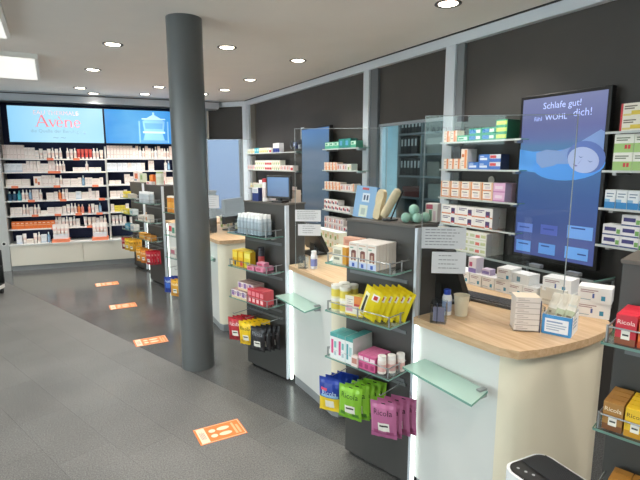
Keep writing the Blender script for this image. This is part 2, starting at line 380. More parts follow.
# lit header: pale sign with lettering
def sign_mat(name, stops, emit, vertical=False, noise=0):
    m = bpy.data.materials.new(name); m.use_nodes = True; nt = m.node_tree; p = nt.nodes['Principled BSDF']
    tc = nt.nodes.new('ShaderNodeTexCoord'); sp = nt.nodes.new('ShaderNodeSeparateXYZ'); rp = nt.nodes.new('ShaderNodeValToRGB')
    L = nt.links.new; L(tc.outputs['Generated'], sp.inputs[0])
    src = sp.outputs['Z' if vertical else 'X']
    if noise:
        nz = nt.nodes.new('ShaderNodeTexNoise'); nz.inputs['Scale'].default_value = 2.5; ma = nt.nodes.new('ShaderNodeMath'); ma.operation = 'MULTIPLY_ADD'; ma.inputs[1].default_value = noise
        su = nt.nodes.new('ShaderNodeMath'); su.operation = 'SUBTRACT'; su.inputs[1].default_value = noise / 2
        L(tc.outputs['Generated'], nz.inputs['Vector']); L(nz.outputs['Fac'], ma.inputs[0]); L(src, ma.inputs[2]); L(ma.outputs[0], su.inputs[0]); src = su.outputs[0]
    L(src, rp.inputs[0])
    cr = rp.color_ramp
    while len(cr.elements) < len(stops): cr.elements.new(.5)
    for e_, (pos, h) in zip(cr.elements, stops): e_.position = pos; e_.color = lin(h)
    L(rp.outputs[0], p.inputs['Emission Color']); p.inputs['Emission Strength'].default_value = emit
    p.inputs['Base Color'].default_value = (.02, .02, .02, 1); p.inputs['Roughness'].default_value = .15
    return m
def em(h, e_=1.0): return pm(h, .4, emit=e_, spec=.2)
def serif_avene(b, cx, cz, H_, y, mat):
    """the five letters drawn as polygons; H_ = cap height"""
    def P(x, z): return (cx + x * H_, y, cz + z * H_)
    def q(*pts): b.face([P(*p) for p in pts], mat)
    def bar(x0, z0, x1, z1, w): q((x0 - w / 2, z0), (x0 + w / 2, z0), (x1 + w / 2, z1), (x1 - w / 2, z1))
    def serif(x, z, w=.22): q((x - w / 2, z - .02), (x + w / 2, z - .02), (x + w / 2, z + .02), (x - w / 2, z + .02))
    def arc(x, z, rx, rz, a0, a1, t0, t1, n=18):
        pr = None
        for i in range(n + 1):
            a = R(a0 + (a1 - a0) * i / n); th = t0 + (t1 - t0) * abs(math.cos(a))
            o_ = (x + rx * math.cos(a), z + rz * math.sin(a)); n_ = (x + (rx - th) * math.cos(a), z + (rz - t0) * math.sin(a))
            if pr: q(pr[0], o_, n_, pr[1])
            pr = (o_, n_)
    # A
    bar(-1.72, 0, -1.32, 1.0, .07); bar(-1.30, 1.02, -.86, 0, .15); bar(-1.60, .36, -1.0, .36, .0); q((-1.58, .33), (-1.02, .33), (-1.03, .39), (-1.56, .39)); serif(-1.72, .02, .3); serif(-.86, .02, .32)
    # v
    bar(-.68, .62, -.42, 0, .13); bar(-.42, 0, -.18, .62, .06); serif(-.68, .62, .26); serif(-.18, .62, .24)
    # e grave
    for x in (.14, 1.58):
        arc(x, .31, .27, .33, 5, 320, .045, .12); q((x - .25, .31), (x + .27, .31), (x + .27, .355), (x - .25, .355))
    q((.0, .92), (.1, .94), (.24, .74), (.2, .72))
    # n
    bar(.62, 0, .62, .62, .12); bar(1.08, 0, 1.08, .42, .12); arc(.85, .38, .29, .27, 0, 180, .06, .12); serif(.62, .02, .28); serif(1.08, .02, .28); q((.48, .6), (.62, .6), (.66, .66), (.62, .66))
hd = empty('lit_header_sign', FW.p(.115, .1, 1.925), FW.a, 'pale blue lit header sign with red serif lettering above far shelves', 'sign')
b = MB(); b.box(0, 1.285, 0, .06, 0, .53, DGREY); b.build('light_box', hd)
b = MB(); b.box(.006, 1.279, -.004, -.0005, .004, .526, sign_mat('pale_sign', ((0, '#8fcdf0'), (.45, '#b4e4f8'), (1, '#a5dcf6')), 1.0)); b.build('sign_face', hd)
b = MB(); b.text('EAU THERMALE', lambda x, y: (.64 + x * .60, -.006, .44 + y * .60), em('#c9aeb4')); b.build('lettering', hd)
b = MB(); serif_avene(b, .655, .235, .165, -.006, em('#d8727c')); b.build('lettering', hd)
b = MB(); b.text('die Quelle der Beruhigung', lambda x, y: (.655 + x * .74, -.006, .165 + y * .74), em('#6f8fa0')); b.build('lettering', hd)
b = MB()
for s_ in (-1, 1): b.text('~', lambda x, y: (.66 + s_ * .05 + x * .07, -.006, .075 + y * .07), em('#6f8fa0'))
b.build('lettering', hd)
hp = empty('lit_header_picture', FW.p(1.415, .1, 1.925), FW.a, 'deep blue lit header picture of a pale stone fountain', 'sign')
b = MB(); b.box(0, 1.33, 0, .06, 0, .53, DGREY); b.build('light_box', hp)
b = MB(); b.box(.006, 1.324, -.004, -.0005, .004, .526, sign_mat('blue_sign', ((0, '#2f97e6'), (.3, '#63b6f0'), (.62, '#4aa6ee'), (1, '#1f7fdc')), .95, noise=.35)); b.build('sign_face', hp)
b = MB(); F1, F2, F3 = em('#9cc4ea', .8), em('#6f9fcf', .8), em('#5688c0', .8)
def pz(pts, m, y=-.006): b.face([(x, y, z) for x, z in pts], m)
pz([(.52, .02), (.93, .02), (.93, .06), (.52, .06)], F3); pz([(.56, .06), (.89, .06), (.86, .17), (.59, .17)], F2)
pz([(.56, .17), (.9, .17), (.9, .2), (.56, .2)], F1); pz([(.58, .2), (.88, .2), (.9, .36), (.83, .4), (.63, .4), (.56, .36)], F2); pz([(.60, .24), (.86, .24), (.87, .33), (.59, .33)], F3, -.0065)
pz([(.55, .385), (.91, .385), (.91, .405), (.55, .405)], F1, -.007); pz([(.62, .405), (.84, .405), (.73, .47)], F1); pz([(.715, .46), (.745, .46), (.745, .5), (.715, .5)], F1)
for x in (.5, .935): pz([(x, .02), (x + .02, .02), (x + .02, .36), (x, .36)], F2)
b.build('picture', hp)

# ------------------------------------------------------------------ products
def art_box(b, w, d, h, base, rects=(), side=None, top=None, texts=(), x=0, y=0, z=0):
    us = sorted({0, 1, *[r[0] for r in rects], *[r[2] for r in rects]}); vs = sorted({0, 1, *[r[1] for r in rects], *[r[3] for r in rects]})
    bm = pm(base, .45); x0, x1, y0, y1 = x - w / 2, x + w / 2, y - d / 2, y + d / 2
    c = [(x0, y0, z), (x1, y0, z), (x1, y1, z), (x0, y1, z), (x0, y0, z + h), (x1, y0, z + h), (x1, y1, z + h), (x0, y1, z + h)]
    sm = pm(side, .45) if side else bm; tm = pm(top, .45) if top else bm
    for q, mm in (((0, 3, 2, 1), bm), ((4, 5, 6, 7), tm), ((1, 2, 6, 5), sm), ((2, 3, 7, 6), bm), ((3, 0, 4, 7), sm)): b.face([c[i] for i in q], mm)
    for a0, a1 in zip(us[:-1], us[1:]):
        for v0, v1 in zip(vs[:-1], vs[1:]):
            m = bm; uc, vc = (a0 + a1) / 2, (v0 + v1) / 2
            for r in rects:
                if r[0] < uc < r[2] and r[1] < vc < r[3]: m = pm(r[4], .45)
            b.face([(x0 + a0 * w, y0, z + v0 * h), (x0 + a1 * w, y0, z + v0 * h), (x0 + a1 * w, y0, z + v1 * h), (x0 + a0 * w, y0, z + v1 * h)], m)
    for (s_, u, v, tw, hx) in texts:
        b.text(s_, lambda px, py: (x0 + u * w + px * tw * w, y0 - .0006, z + v * h + py * tw * w), pm(hx, .45))
    return b
def carton(w, d, h, base, rects=(), side=None, top=None, texts=()):
    return [('carton', art_box(MB(), w, d, h, base, rects, side, top, texts).mesh('carton'))]
def lines(u0, u1, vs, c='#8a8a8e', t=.03):    # small print
    return [(u0, v - t / 2, u1 - (i % 2) * .12, v + t / 2, c) for i, v in enumerate(vs)]
def bottle(r, h, body, cap, label=None, neck=.35, caph=.22, n=12):
    b = MB(); bm = pm(body, .35); hb = h * (1 - caph)
    prof = [(r * .9, 0), (r, h * .02), (r, hb * .2), (r, hb * .7), (r, hb * .86), (r * neck * 1.3, hb), ]
    lm = pm(label, .5) if label else bm
    b.lathe(prof, [bm, bm, lm, bm, bm], n)
    c = MB(); c.lathe([(r * neck * 1.25, 0), (r * neck * 1.25, h * caph * .95), (r * neck, h * caph)], pm(cap, .4), n, z=hb)
    return [('bottle', b.mesh('bottle')), ('cap', c.mesh('cap'))]
def tube(w, h, body, cap, band=None):
    b = MB(); bm = pm(body, .4); n = 14; ch = h * .16
    def rg(z, a, c): return [(a * math.cos(2 * math.pi * i / n), c * math.sin(2 * math.pi * i / n), z) for i in range(n)]
    rs = [rg(ch, w * .40, w * .40), rg(h * .35, w * .43, w * .38), rg(h * .6, w * .47, w * .26), rg(h * .93, w * .5, w * .03), rg(h, w * .5, w * .025)]
    b.loft(rs, [bm, pm(band, .4) if band else bm, bm, bm], bm, bm)
    c = MB(); c.lathe([(w * .36, 0), (w * .37, ch)], pm(cap, .4), n); return [('tube', b.mesh('tube')), ('cap', c.mesh('cap'))]
def jar(r, h, body, lid, label=None, n=16):
    b = MB(); bm = pm(body, .4); lm = pm(label, .5) if label else bm
    b.lathe([(r * .96, 0), (r, .003), (r, h * .15), (r, h * .7), (r, h * .8)], [bm, bm, lm, bm], n)
    c = MB(); c.lathe([(r * 1.04, h * .78), (r * 1.04, h * .98), (r, h)], pm(lid, .4), n); return [('jar', b.mesh('jar')), ('lid', c.mesh('lid'))]
def bag(w, h, t, base, rects=(), texts=(), nu=8, nv=12, hole=True):
    """flat pouch hanging from its top edge; front is -y, top at z = 0"""
    b = MB()
    def bl(u, v):
        e_ = .09
        if v < e_ or v > 1 - e_: return .02
        vv = (v - e_) / (1 - 2 * e_); return .02 + (max(0, math.sin(math.pi * u)) ** .6) * (max(0, math.sin(math.pi * vv)) ** .5)
    rip = lambda u, v: .0015 * math.sin(u * 19 + v * 7)
    def pt(u, v, s_): return ((u - .5) * w * (1 - .04 * math.sin(math.pi * v)), s_ * t / 2 * bl(u, v) + rip(u, v), -h + v * h)
    us = sorted({*[i / nu for i in range(nu + 1)], *[r[0] for r in rects], *[r[2] for r in rects]}); vs = sorted({.09, .91, *[i / nv for i in range(nv + 1)], *[r[1] for r in rects], *[r[3] for r in rects]})
    bm = pm(base, .32)
    for s_ in (-1, 1):
        for a0, a1 in zip(us[:-1], us[1:]):
            for v0, v1 in zip(vs[:-1], vs[1:]):
                m = bm; uc, vc = (a0 + a1) / 2, (v0 + v1) / 2
                for r in rects:
                    if r[0] < uc < r[2] and r[1] < vc < r[3] and (s_ < 0 or r[2] - r[0] > .9): m = pm(r[4], .32)
                q = [pt(a0, v0, s_), pt(a1, v0, s_), pt(a1, v1, s_), pt(a0, v1, s_)]
                b.face(q if s_ < 0 else q[::-1], m, True)
    for (st, u, v, tw, hx) in texts:
        def f(px, py):
            uu = u + px * tw; vv = v + py * tw * w / h; p = pt(min(1, max(0, uu)), vv, -1); return (p[0], p[1] - .0012, p[2])
        b.text(st, f, pm(hx, .5))
    return [('pouch', b.mesh('pouch'))]

SEEN = {}
def put(name, meshes, loc, rz, label, cat, group, tilt=None):
    o = link(name, meshes[0][1], None, loc, rz, label, cat, group)
    if tilt: o.rotation_euler = (tilt[0], tilt[1], rz)
    for nm, me in meshes[1:]: link(nm, me, o)
    SEEN[label] = SEEN.get(label, 0) + 1
    return o

# --- far shelves
FK = {}
def fk(key, meshes, w, d, desc, name, cat): FK[key] = (meshes, w, d, desc, name, cat)
LP_ = '#c9a9a4'; LB_ = '#a3b4c4'
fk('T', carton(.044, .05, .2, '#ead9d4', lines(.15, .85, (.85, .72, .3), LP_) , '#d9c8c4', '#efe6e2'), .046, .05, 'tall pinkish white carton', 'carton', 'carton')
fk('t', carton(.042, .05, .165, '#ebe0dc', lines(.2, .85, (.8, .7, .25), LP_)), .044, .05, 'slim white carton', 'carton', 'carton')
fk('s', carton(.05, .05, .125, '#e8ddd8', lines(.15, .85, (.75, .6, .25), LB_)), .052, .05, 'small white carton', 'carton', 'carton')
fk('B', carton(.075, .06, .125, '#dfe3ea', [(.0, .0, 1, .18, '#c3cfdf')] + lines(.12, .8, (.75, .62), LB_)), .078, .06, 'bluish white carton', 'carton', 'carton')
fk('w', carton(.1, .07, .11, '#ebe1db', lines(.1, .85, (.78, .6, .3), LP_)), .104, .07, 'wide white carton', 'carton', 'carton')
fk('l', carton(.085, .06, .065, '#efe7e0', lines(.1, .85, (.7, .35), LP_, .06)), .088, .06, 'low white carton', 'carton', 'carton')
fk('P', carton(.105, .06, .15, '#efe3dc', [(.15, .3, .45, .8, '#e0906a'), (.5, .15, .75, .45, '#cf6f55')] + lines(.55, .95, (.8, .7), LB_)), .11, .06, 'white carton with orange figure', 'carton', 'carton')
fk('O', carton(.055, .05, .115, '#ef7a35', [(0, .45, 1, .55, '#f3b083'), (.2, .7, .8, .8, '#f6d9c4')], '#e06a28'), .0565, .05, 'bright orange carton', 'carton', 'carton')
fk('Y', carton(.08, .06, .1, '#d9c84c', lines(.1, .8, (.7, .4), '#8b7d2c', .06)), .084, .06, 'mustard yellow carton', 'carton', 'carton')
fk('b', bottle(.021, .165, '#efe9e6', '#f5f3f1', '#e6cfc8'), .046, .045, 'white bottle', 'bottle', 'bottle')
fk('p', bottle(.024, .19, '#f1eeea', '#e9e6e2', '#d8dde2', .3, .28), .05, .05, 'white pump bottle', 'bottle', 'bottle')
fk('o', bottle(.023, .15, '#e8935e', '#f3e4d8', '#e27a45'), .05, .05, 'orange bottle', 'bottle', 'bottle')
fk('k', bottle(.021, .145, '#e59a8a', '#f3dcd4', '#dd8677'), .046, .05, 'salmon pink bottle', 'bottle', 'bottle')
fk('n', bottle(.03, .14, '#1f4a6a', '#e3e8ec', '#1b3f5c'), .064, .06, 'dark blue bottle with white cap', 'bottle', 'bottle')
fk('c', bottle(.026, .15, '#2f97a8', '#56b4c0', '#47a5b4'), .056, .055, 'teal bottle', 'bottle', 'bottle')
fk('u', bottle(.02, .16, '#7ea2c4', '#dfe7ee', '#93b3d0'), .046, .045, 'light blue bottle', 'bottle', 'bottle')
fk('i', tube(.05, .15, '#f2ebe7', '#e6dcd8', '#ecd4ce'), .054, .04, 'white standing tube', 'tube', 'tube')
fk('r', tube(.05, .15, '#d4574e', '#e9d8d4', '#c8453f'), .054, .04, 'red standing tube', 'tube', 'tube')
fk('j', tube(.058, .14, '#efe3da', '#d9c3b4', '#e6d3c6'), .062, .045, 'broad cream tube', 'tube', 'tube')
fk('-', None, .05, 0, '', '', '')
rows = [  # (z, u start, tokens, phrase)
    (SZ[0], .0, 'TTTTTTtttsisibib-bibrrrrbbjj', 'top shelf of the pale-sign bay'),
    (SZ[1], .0, 'BBBsttttssttbbb--llbllsssls', 'second shelf of the pale-sign bay'),
    (SZ[2], .0, 'www-Pttttsbwwsusswssws', 'third shelf of the pale-sign bay'),
    (SZ[3], .0, 'nncbbuttb-wsobtwBwtss', 'fourth shelf of the pale-sign bay'),
    (SZ[4], .02, 'sssbbsbblwwsibbok-kisuwk', 'fifth shelf of the pale-sign bay'),
    (SZ[5], .02, 'OOOOOOOOOObtibibs-ijjsibii', 'sixth shelf of the pale-sign bay'),
    (.405, .08, 'BilibBu', 'base top under the pale-sign bay'),
    (SZ[0] + .01, .02 + u_m, 'TTTTTTTTtTpbTtbpTtbbTs', 'top shelf of the blue-picture bay'),
    (SZ[1] + .01, .0 + u_m, 'BBBBsBBs-tt---pu-tssb', 'second shelf of the blue-picture bay'),
    (SZ[2] + .01, .02 + u_m, 'll-ttsBBb-ssp-Twts', 'third shelf of the blue-picture bay'),
    (SZ[3] + .01, .02 + u_m, 'wwsYYsswB-iissb', 'fourth shelf of the blue-picture bay'),
    (SZ[4] + .01, .02 + u_m, 'sYYs-wsBsti', 'fifth shelf of the blue-picture bay'),
    (SZ[5] + .01, .02 + u_m, 'iiis-wBs', 'sixth shelf of the blue-picture bay')]
for ri, (z, u, tok, ph) in enumerate(rows):
    i = 0; lim = (u_m - .03) if u < u_m - .1 else u_r - .05
    for ch in tok:
        ms, w_, d_, desc, nm, cat = FK[ch]
        if u + w_ > lim: break
        if ms:
            wz = .15 + d_ / 2 if z > .5 else .1
            put('cosmetic_box' if nm == 'carton' else 'cosmetic_' + nm, ms, FW.p(u + w_ / 2, wz, z), FW.a + random.uniform(-.05, .05), '%s, %s on %s' % (desc, nth(i), ph), cat, 'products on the far shelving'); i += 1
        u += w_ + random.uniform(0, .003)
# two small promotional displays on the base
for u, nm in ((.68, 'left'), (1.24, 'right')):
    e_ = empty('counter_display', FW.p(u, .1, .405), FW.a, 'small promotional product display with orange foot, %s of two on the base' % nm, 'display', 'promotional displays on the far base')
    b = MB(); b.box(-.12, .12, -.09, .07, 0, .05, pm('#ee8a66', .5)); b.build('tray', e_)
    b = MB(); b.box(-.11, .11, .05, .06, .05, .27, pm('#f0e6e2', .5)); b.box(-.05, .05, .048, .0499, .12, .2, pm('#eaa18a', .5)); b.build('back_card', e_)
    b = MB(); b.box(-.1, .1, -.06, .02, .05, .12, pm('#dbe4ec', .5)); b.build('inner_step', e_)
    for i in range(4): put('tube', FK['i'][0], FW.p(u - .08 + i * .053, .065, .525), FW.a, 'white tube in the %s orange-footed far display, %s' % (nm, nth(i)), 'tube', 'tubes in the promotional displays')

# ------------------------------------------------------------------ screens on the counter wall
def screen(fr, u0, u1, z0, z1, w, label, mat, pict=None, texts=()):
    e_ = empty('advertising_screen', fr.p((u0 + u1) / 2, w, z0), fr.a, label, 'screen', 'portrait advertising screens')
    W_, H_ = u1 - u0, z1 - z0
    b = MB(); b.box(-W_ / 2, W_ / 2, 0, .045, 0, H_, BLACK); bevel(b.build('frame', e_), .004)
    b = MB(); b.box(-W_ / 2 + .022, W_ / 2 - .022, -.002, 0, .026, H_ - .022, mat); b.build('display_face', e_)
    if pict: b = MB(); pict(b, W_, H_); b.build('picture', e_)
    for (st, x, z, tw, c) in texts:
        b = MB(); b.text(st, lambda px, py: ((x - .5) * W_ + px * tw * W_, -.005, z * H_ + py * tw * W_), em(c, .62)); b.build('lettering', e_)
    return e_
def sleeper(b, W_, H_):
    def pz(pts, c, y, e_=.52): b.face([((x - .5) * W_, y, z * H_) for x, z in pts], em(c, e_))
    def ell(cx, cz, rx, rz, rot, c, y, e_=.52, n=24):
        q = []
        for i in range(n):
            a = 2 * math.pi * i / n; x = rx * math.cos(a); z = rz * math.sin(a) ; q.append((cx + x * math.cos(rot) - z * math.sin(rot), cz + (x * math.sin(rot) + z * math.cos(rot)) * W_ / H_))
        pz(q, c, y, e_)
    pz([(.03, .55), (.3, .535), (.97, .57), (.97, .66), (.7, .665), (.45, .668), (.2, .665), (.03, .68)], '#4f88c8', -.003)          # pillow
    ell(.60, .585, .40, .16, .05, '#4a84c8', -.0031)
    pz([(.36, .64), (.50, .662), (.66, .69), (.80, .735), (.93, .775), (.97, .76), (.97, .66), (.9, .62), (.7, .59), (.5, .59)], '#6f88b6', -.0033)                     # raised arm
    pz([(.24, .655), (.36, .675), (.52, .665), (.58, .62), (.46, .58), (.32, .565), (.25, .60)], '#7189b4', -.0034)                                          # shoulder
    ell(.80, .628, .20, .155, -.25, '#5468a0', -.0036)                                                                                                     # hair
    ell(.775, .612, .165, .125, -.25, '#93a1c4', -.0038)                                                                                                   # face
    for x, z in ((.72, .637), (.82, .612)): pz([(x, z), (x + .03, z - .009), (x + .06, z - .006), (x + .03, z - .0135)], '#41548c', -.0042)                 # closed eyes
    pz([(.755, .612), (.768, .620), (.735, .592), (.722, .590)], '#7585b0', -.0042)
    pz([(.675, .594), (.70, .586), (.728, .580), (.705, .575), (.68, .583)], '#6f68a0', -.0042)
def advert_tiles(e_, W_, H_):
    for x0, z0, w_, h_, c, bx, bz, bw in ((.06, .165, .2, .055, '#5a74b8', .09, .19, .13), (.36, .165, .2, .06, '#4f5fa8', .39, .195, .13), (.67, .165, .27, .075, '#6a96d2', .71, .222, .15), (.06, .04, .19, .07, '#6090d0', .09, .085, .13), (.35, .045, .2, .065, '#6090d0', .38, .09, .1), (.66, .045, .25, .07, '#689ad6', .8, .075, .09)):
        b = MB(); q = lambda x, z, w, h, y: [((x - .5) * W_, y, z * H_), ((x + w - .5) * W_, y, z * H_), ((x + w - .5) * W_, y, (z + h) * H_), ((x - .5) * W_, y, (z + h) * H_)]
        b.face(q(x0, z0, w_, h_, -.003), em(c, .48)); b.build('printed_tile', e_)
        b = MB(); b.face(q(bx, bz, bw, .008, -.0034), em('#34488c', .35)); b.build('printed_line', e_)
TVM = sign_mat('sleep_advert', ((0, '#5a6cb4'), (.18, '#4f68b0'), (.4, '#4a72b6'), (.55, '#5686c4'), (.70, '#6a9fd6'), (.745, '#7c90d0'), (.82, '#8088c6'), (1, '#949ed0')), .58, vertical=True)
tv_ = screen(CW, -2.325, -1.70, .962, 2.067, -.10, 'large portrait screen advertising sleep above the near counter', TVM, sleeper,
       (('Schlafe gut!', .5, .925, .42, '#a9b8ea'), ('fühl', .235, .858, .09, '#a0b0ea'), ('WOHL', .445, .862, .25, '#b4c2f0'), ('dich!', .73, .876, .19, '#a9b8ea')))
advert_tiles(tv_, .625, 1.105)
screen(CW, -5.66, -4.925, .80, 2.06, -.12, 'pale grey blue portrait screen between the two middle shelf groups', sign_mat('pale_glare_advert', ((0, '#52687c'), (.35, '#5f7c96'), (.8, '#7596b8'), (1, '#6f9ad6')), .55, vertical=True, noise=.12))  # display colour also carries the pale reflections on its glass
screen(DG, .06, .72, .79, 2.04, -.03, 'blue portrait screen on the diagonal corner behind the column', sign_mat('blue_haze_advert', ((0, '#4c77b4'), (.5, '#5f8dcb'), (1, '#7aa6de')), .6, vertical=True, noise=.15))  # light blue haze of a reflected sign is put into the glow colour

# ------------------------------------------------------------------ glass wall shelves with cartons
CF = Frame(2.80, 0, -90)
def wall_shelves(name, Ya, Yb, zs, label):
    e_ = empty('glass_wall_shelves', CF.p(-Ya, 0, 0), CF.a, label, 'shelves', 'glass shelves on the dark wall'); L_ = Ya - Yb
    for z in zs:
        b = MB(); b.box(0, L_, 0, .17, z - .008, z, GLASS, front=GEDGE, side=GEDGE); s_ = b.build('glass_shelf', e_)
        b = MB(); b.box(0, L_, -.003, 0, z - .012, z + .001, pm('#c9d0cf', .4)); b.build('edge_strip', s_)
        for u in (.06, L_ - .06):
            b = MB(); b.box(u - .012, u + .012, .02, .17, z - .028, z - .008, STEEL); b.build('bracket', s_)
Z1 = (1.785, 1.572, 1.344, 1.135)
Zl = .933
wall_shelves('a', 3.02, 2.24, Z1, 'four glass wall shelves of medicine left of the big screen')
wall_shelves('b', 4.99, 4.23, (1.78, 1.54, 1.318, 1.08, .857), 'five glass wall shelves right of the pale grey blue screen')
wall_shelves('c', 7.56, 5.69, (1.768, 1.518, 1.23, .95), 'long glass wall shelves between corner post and grey blue screen')
wall_shelves('d', 1.67, .75, (1.795, 1.578, 1.362, 1.145), 'glass wall shelves right of the big sleep screen')
led = empty('glass_ledge', CF.p(-3.0, -.05, Zl), CF.a, 'long glass ledge under the big sleep screen', 'ledge')
b = MB(); b.box(0, 1.37, 0, .22, -.01, 0, GLASS, front=GEDGE, side=GEDGE); b.build('glass_plate', led)
b = MB(); b.box(0, 1.37, -.004, 0, -.014, .001, pm('#aeb8b6', .35, .3)); b.build('edge_strip', led)
for u in (.1, .75, 1.36):
    b = MB(); b.path([(u, .0, -.02), (u, .22, -.02), (u, .22, -.2), (u, .0, -.02)], .008, STEEL); b.build('bracket', led)
for u in (.95, 1.22): b = MB(); b.box(u - .04, u + .04, .02, .06, 0, .02, pm('#a8adb0', .4, .4)); b.build('clip', led)

# carton designs
def art_or(): return [(.5, 0, .78, 1, '#e9884c'), (.78, .0, 1, .5, '#f2b48a')] + lines(.08, .45, (.75, .55, .3), '#9a8580', .06)
K = {}
def kk(k, w, d, h, base, rects, desc, side=None, top=None, texts=()): K[k] = (carton(w, d, h, base, rects, side, top, texts), w, d, h, desc)
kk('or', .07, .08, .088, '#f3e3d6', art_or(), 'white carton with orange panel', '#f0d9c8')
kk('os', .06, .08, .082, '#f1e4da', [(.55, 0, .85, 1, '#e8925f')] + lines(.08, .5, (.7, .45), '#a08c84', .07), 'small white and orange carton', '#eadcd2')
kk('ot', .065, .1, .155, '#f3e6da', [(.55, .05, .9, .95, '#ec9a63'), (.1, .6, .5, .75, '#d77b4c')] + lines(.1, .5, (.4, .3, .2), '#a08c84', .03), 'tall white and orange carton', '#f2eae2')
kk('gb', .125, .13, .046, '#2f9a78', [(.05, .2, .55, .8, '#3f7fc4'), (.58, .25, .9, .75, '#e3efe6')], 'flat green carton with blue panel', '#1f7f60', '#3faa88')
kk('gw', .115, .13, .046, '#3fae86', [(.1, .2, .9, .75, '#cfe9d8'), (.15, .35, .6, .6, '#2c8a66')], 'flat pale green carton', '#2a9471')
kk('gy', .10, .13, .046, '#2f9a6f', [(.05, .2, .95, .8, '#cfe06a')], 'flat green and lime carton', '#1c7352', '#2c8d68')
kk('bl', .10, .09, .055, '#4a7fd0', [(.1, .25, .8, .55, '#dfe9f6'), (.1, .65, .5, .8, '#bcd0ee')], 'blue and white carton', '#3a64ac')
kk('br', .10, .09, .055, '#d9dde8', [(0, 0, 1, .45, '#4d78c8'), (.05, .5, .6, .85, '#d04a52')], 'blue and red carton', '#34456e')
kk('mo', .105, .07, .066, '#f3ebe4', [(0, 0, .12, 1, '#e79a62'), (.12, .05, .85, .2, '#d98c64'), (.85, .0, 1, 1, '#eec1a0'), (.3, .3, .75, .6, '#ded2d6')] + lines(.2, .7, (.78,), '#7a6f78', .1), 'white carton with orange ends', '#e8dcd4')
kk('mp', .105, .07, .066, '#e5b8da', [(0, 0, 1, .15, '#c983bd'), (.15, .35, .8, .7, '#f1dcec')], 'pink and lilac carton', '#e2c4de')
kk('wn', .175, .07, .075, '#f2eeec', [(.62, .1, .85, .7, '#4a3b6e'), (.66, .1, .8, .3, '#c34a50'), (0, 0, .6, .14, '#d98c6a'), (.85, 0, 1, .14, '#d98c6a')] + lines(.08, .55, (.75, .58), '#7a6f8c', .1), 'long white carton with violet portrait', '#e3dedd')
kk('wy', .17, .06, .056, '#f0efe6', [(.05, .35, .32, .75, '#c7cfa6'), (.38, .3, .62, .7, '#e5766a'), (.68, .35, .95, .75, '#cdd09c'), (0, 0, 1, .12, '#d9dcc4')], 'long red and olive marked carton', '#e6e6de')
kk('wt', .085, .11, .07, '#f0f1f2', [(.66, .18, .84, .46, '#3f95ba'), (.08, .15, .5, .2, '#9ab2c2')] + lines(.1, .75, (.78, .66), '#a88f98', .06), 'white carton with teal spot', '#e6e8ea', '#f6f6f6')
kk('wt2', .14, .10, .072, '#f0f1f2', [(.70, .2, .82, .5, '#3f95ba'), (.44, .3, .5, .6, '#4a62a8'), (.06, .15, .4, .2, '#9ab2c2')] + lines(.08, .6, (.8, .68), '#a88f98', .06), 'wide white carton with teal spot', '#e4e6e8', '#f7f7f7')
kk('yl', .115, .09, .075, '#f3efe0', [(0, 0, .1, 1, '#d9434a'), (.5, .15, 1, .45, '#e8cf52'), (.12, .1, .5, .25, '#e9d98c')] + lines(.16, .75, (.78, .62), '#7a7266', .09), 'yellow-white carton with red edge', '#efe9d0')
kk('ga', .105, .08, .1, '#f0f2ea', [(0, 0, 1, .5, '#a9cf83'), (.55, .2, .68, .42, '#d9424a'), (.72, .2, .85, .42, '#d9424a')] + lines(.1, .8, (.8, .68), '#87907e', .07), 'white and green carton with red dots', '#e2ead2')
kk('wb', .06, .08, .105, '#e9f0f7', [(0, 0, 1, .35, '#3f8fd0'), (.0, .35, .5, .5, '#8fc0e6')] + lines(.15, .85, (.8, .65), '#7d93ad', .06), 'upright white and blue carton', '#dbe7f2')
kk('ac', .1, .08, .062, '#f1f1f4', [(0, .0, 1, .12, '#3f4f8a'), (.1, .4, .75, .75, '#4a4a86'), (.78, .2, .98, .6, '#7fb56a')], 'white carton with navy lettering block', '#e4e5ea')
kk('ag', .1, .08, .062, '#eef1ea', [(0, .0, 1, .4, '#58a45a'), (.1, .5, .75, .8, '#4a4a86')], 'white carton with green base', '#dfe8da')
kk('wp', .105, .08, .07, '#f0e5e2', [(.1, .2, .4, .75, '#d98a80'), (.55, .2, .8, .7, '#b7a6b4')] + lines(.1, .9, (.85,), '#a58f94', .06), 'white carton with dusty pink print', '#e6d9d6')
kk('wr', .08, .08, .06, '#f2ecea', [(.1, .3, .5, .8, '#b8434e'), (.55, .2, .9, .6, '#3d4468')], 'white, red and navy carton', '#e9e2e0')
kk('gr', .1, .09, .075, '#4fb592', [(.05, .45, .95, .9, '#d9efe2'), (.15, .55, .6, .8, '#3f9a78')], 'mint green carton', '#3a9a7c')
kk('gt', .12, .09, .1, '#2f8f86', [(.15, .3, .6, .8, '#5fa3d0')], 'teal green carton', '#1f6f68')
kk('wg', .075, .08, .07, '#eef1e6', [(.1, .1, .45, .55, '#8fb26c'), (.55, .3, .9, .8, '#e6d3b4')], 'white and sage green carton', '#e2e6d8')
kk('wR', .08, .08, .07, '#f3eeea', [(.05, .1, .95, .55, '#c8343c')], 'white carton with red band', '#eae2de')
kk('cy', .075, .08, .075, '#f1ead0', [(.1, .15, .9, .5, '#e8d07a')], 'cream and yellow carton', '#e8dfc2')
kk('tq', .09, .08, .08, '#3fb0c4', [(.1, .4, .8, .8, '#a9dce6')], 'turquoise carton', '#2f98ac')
kk('bw', .07, .07, .13, '#f3f3f4', [(0, 0, 1, .45, '#2c3f8c')], 'white carton with navy base', '#e3e4ea')

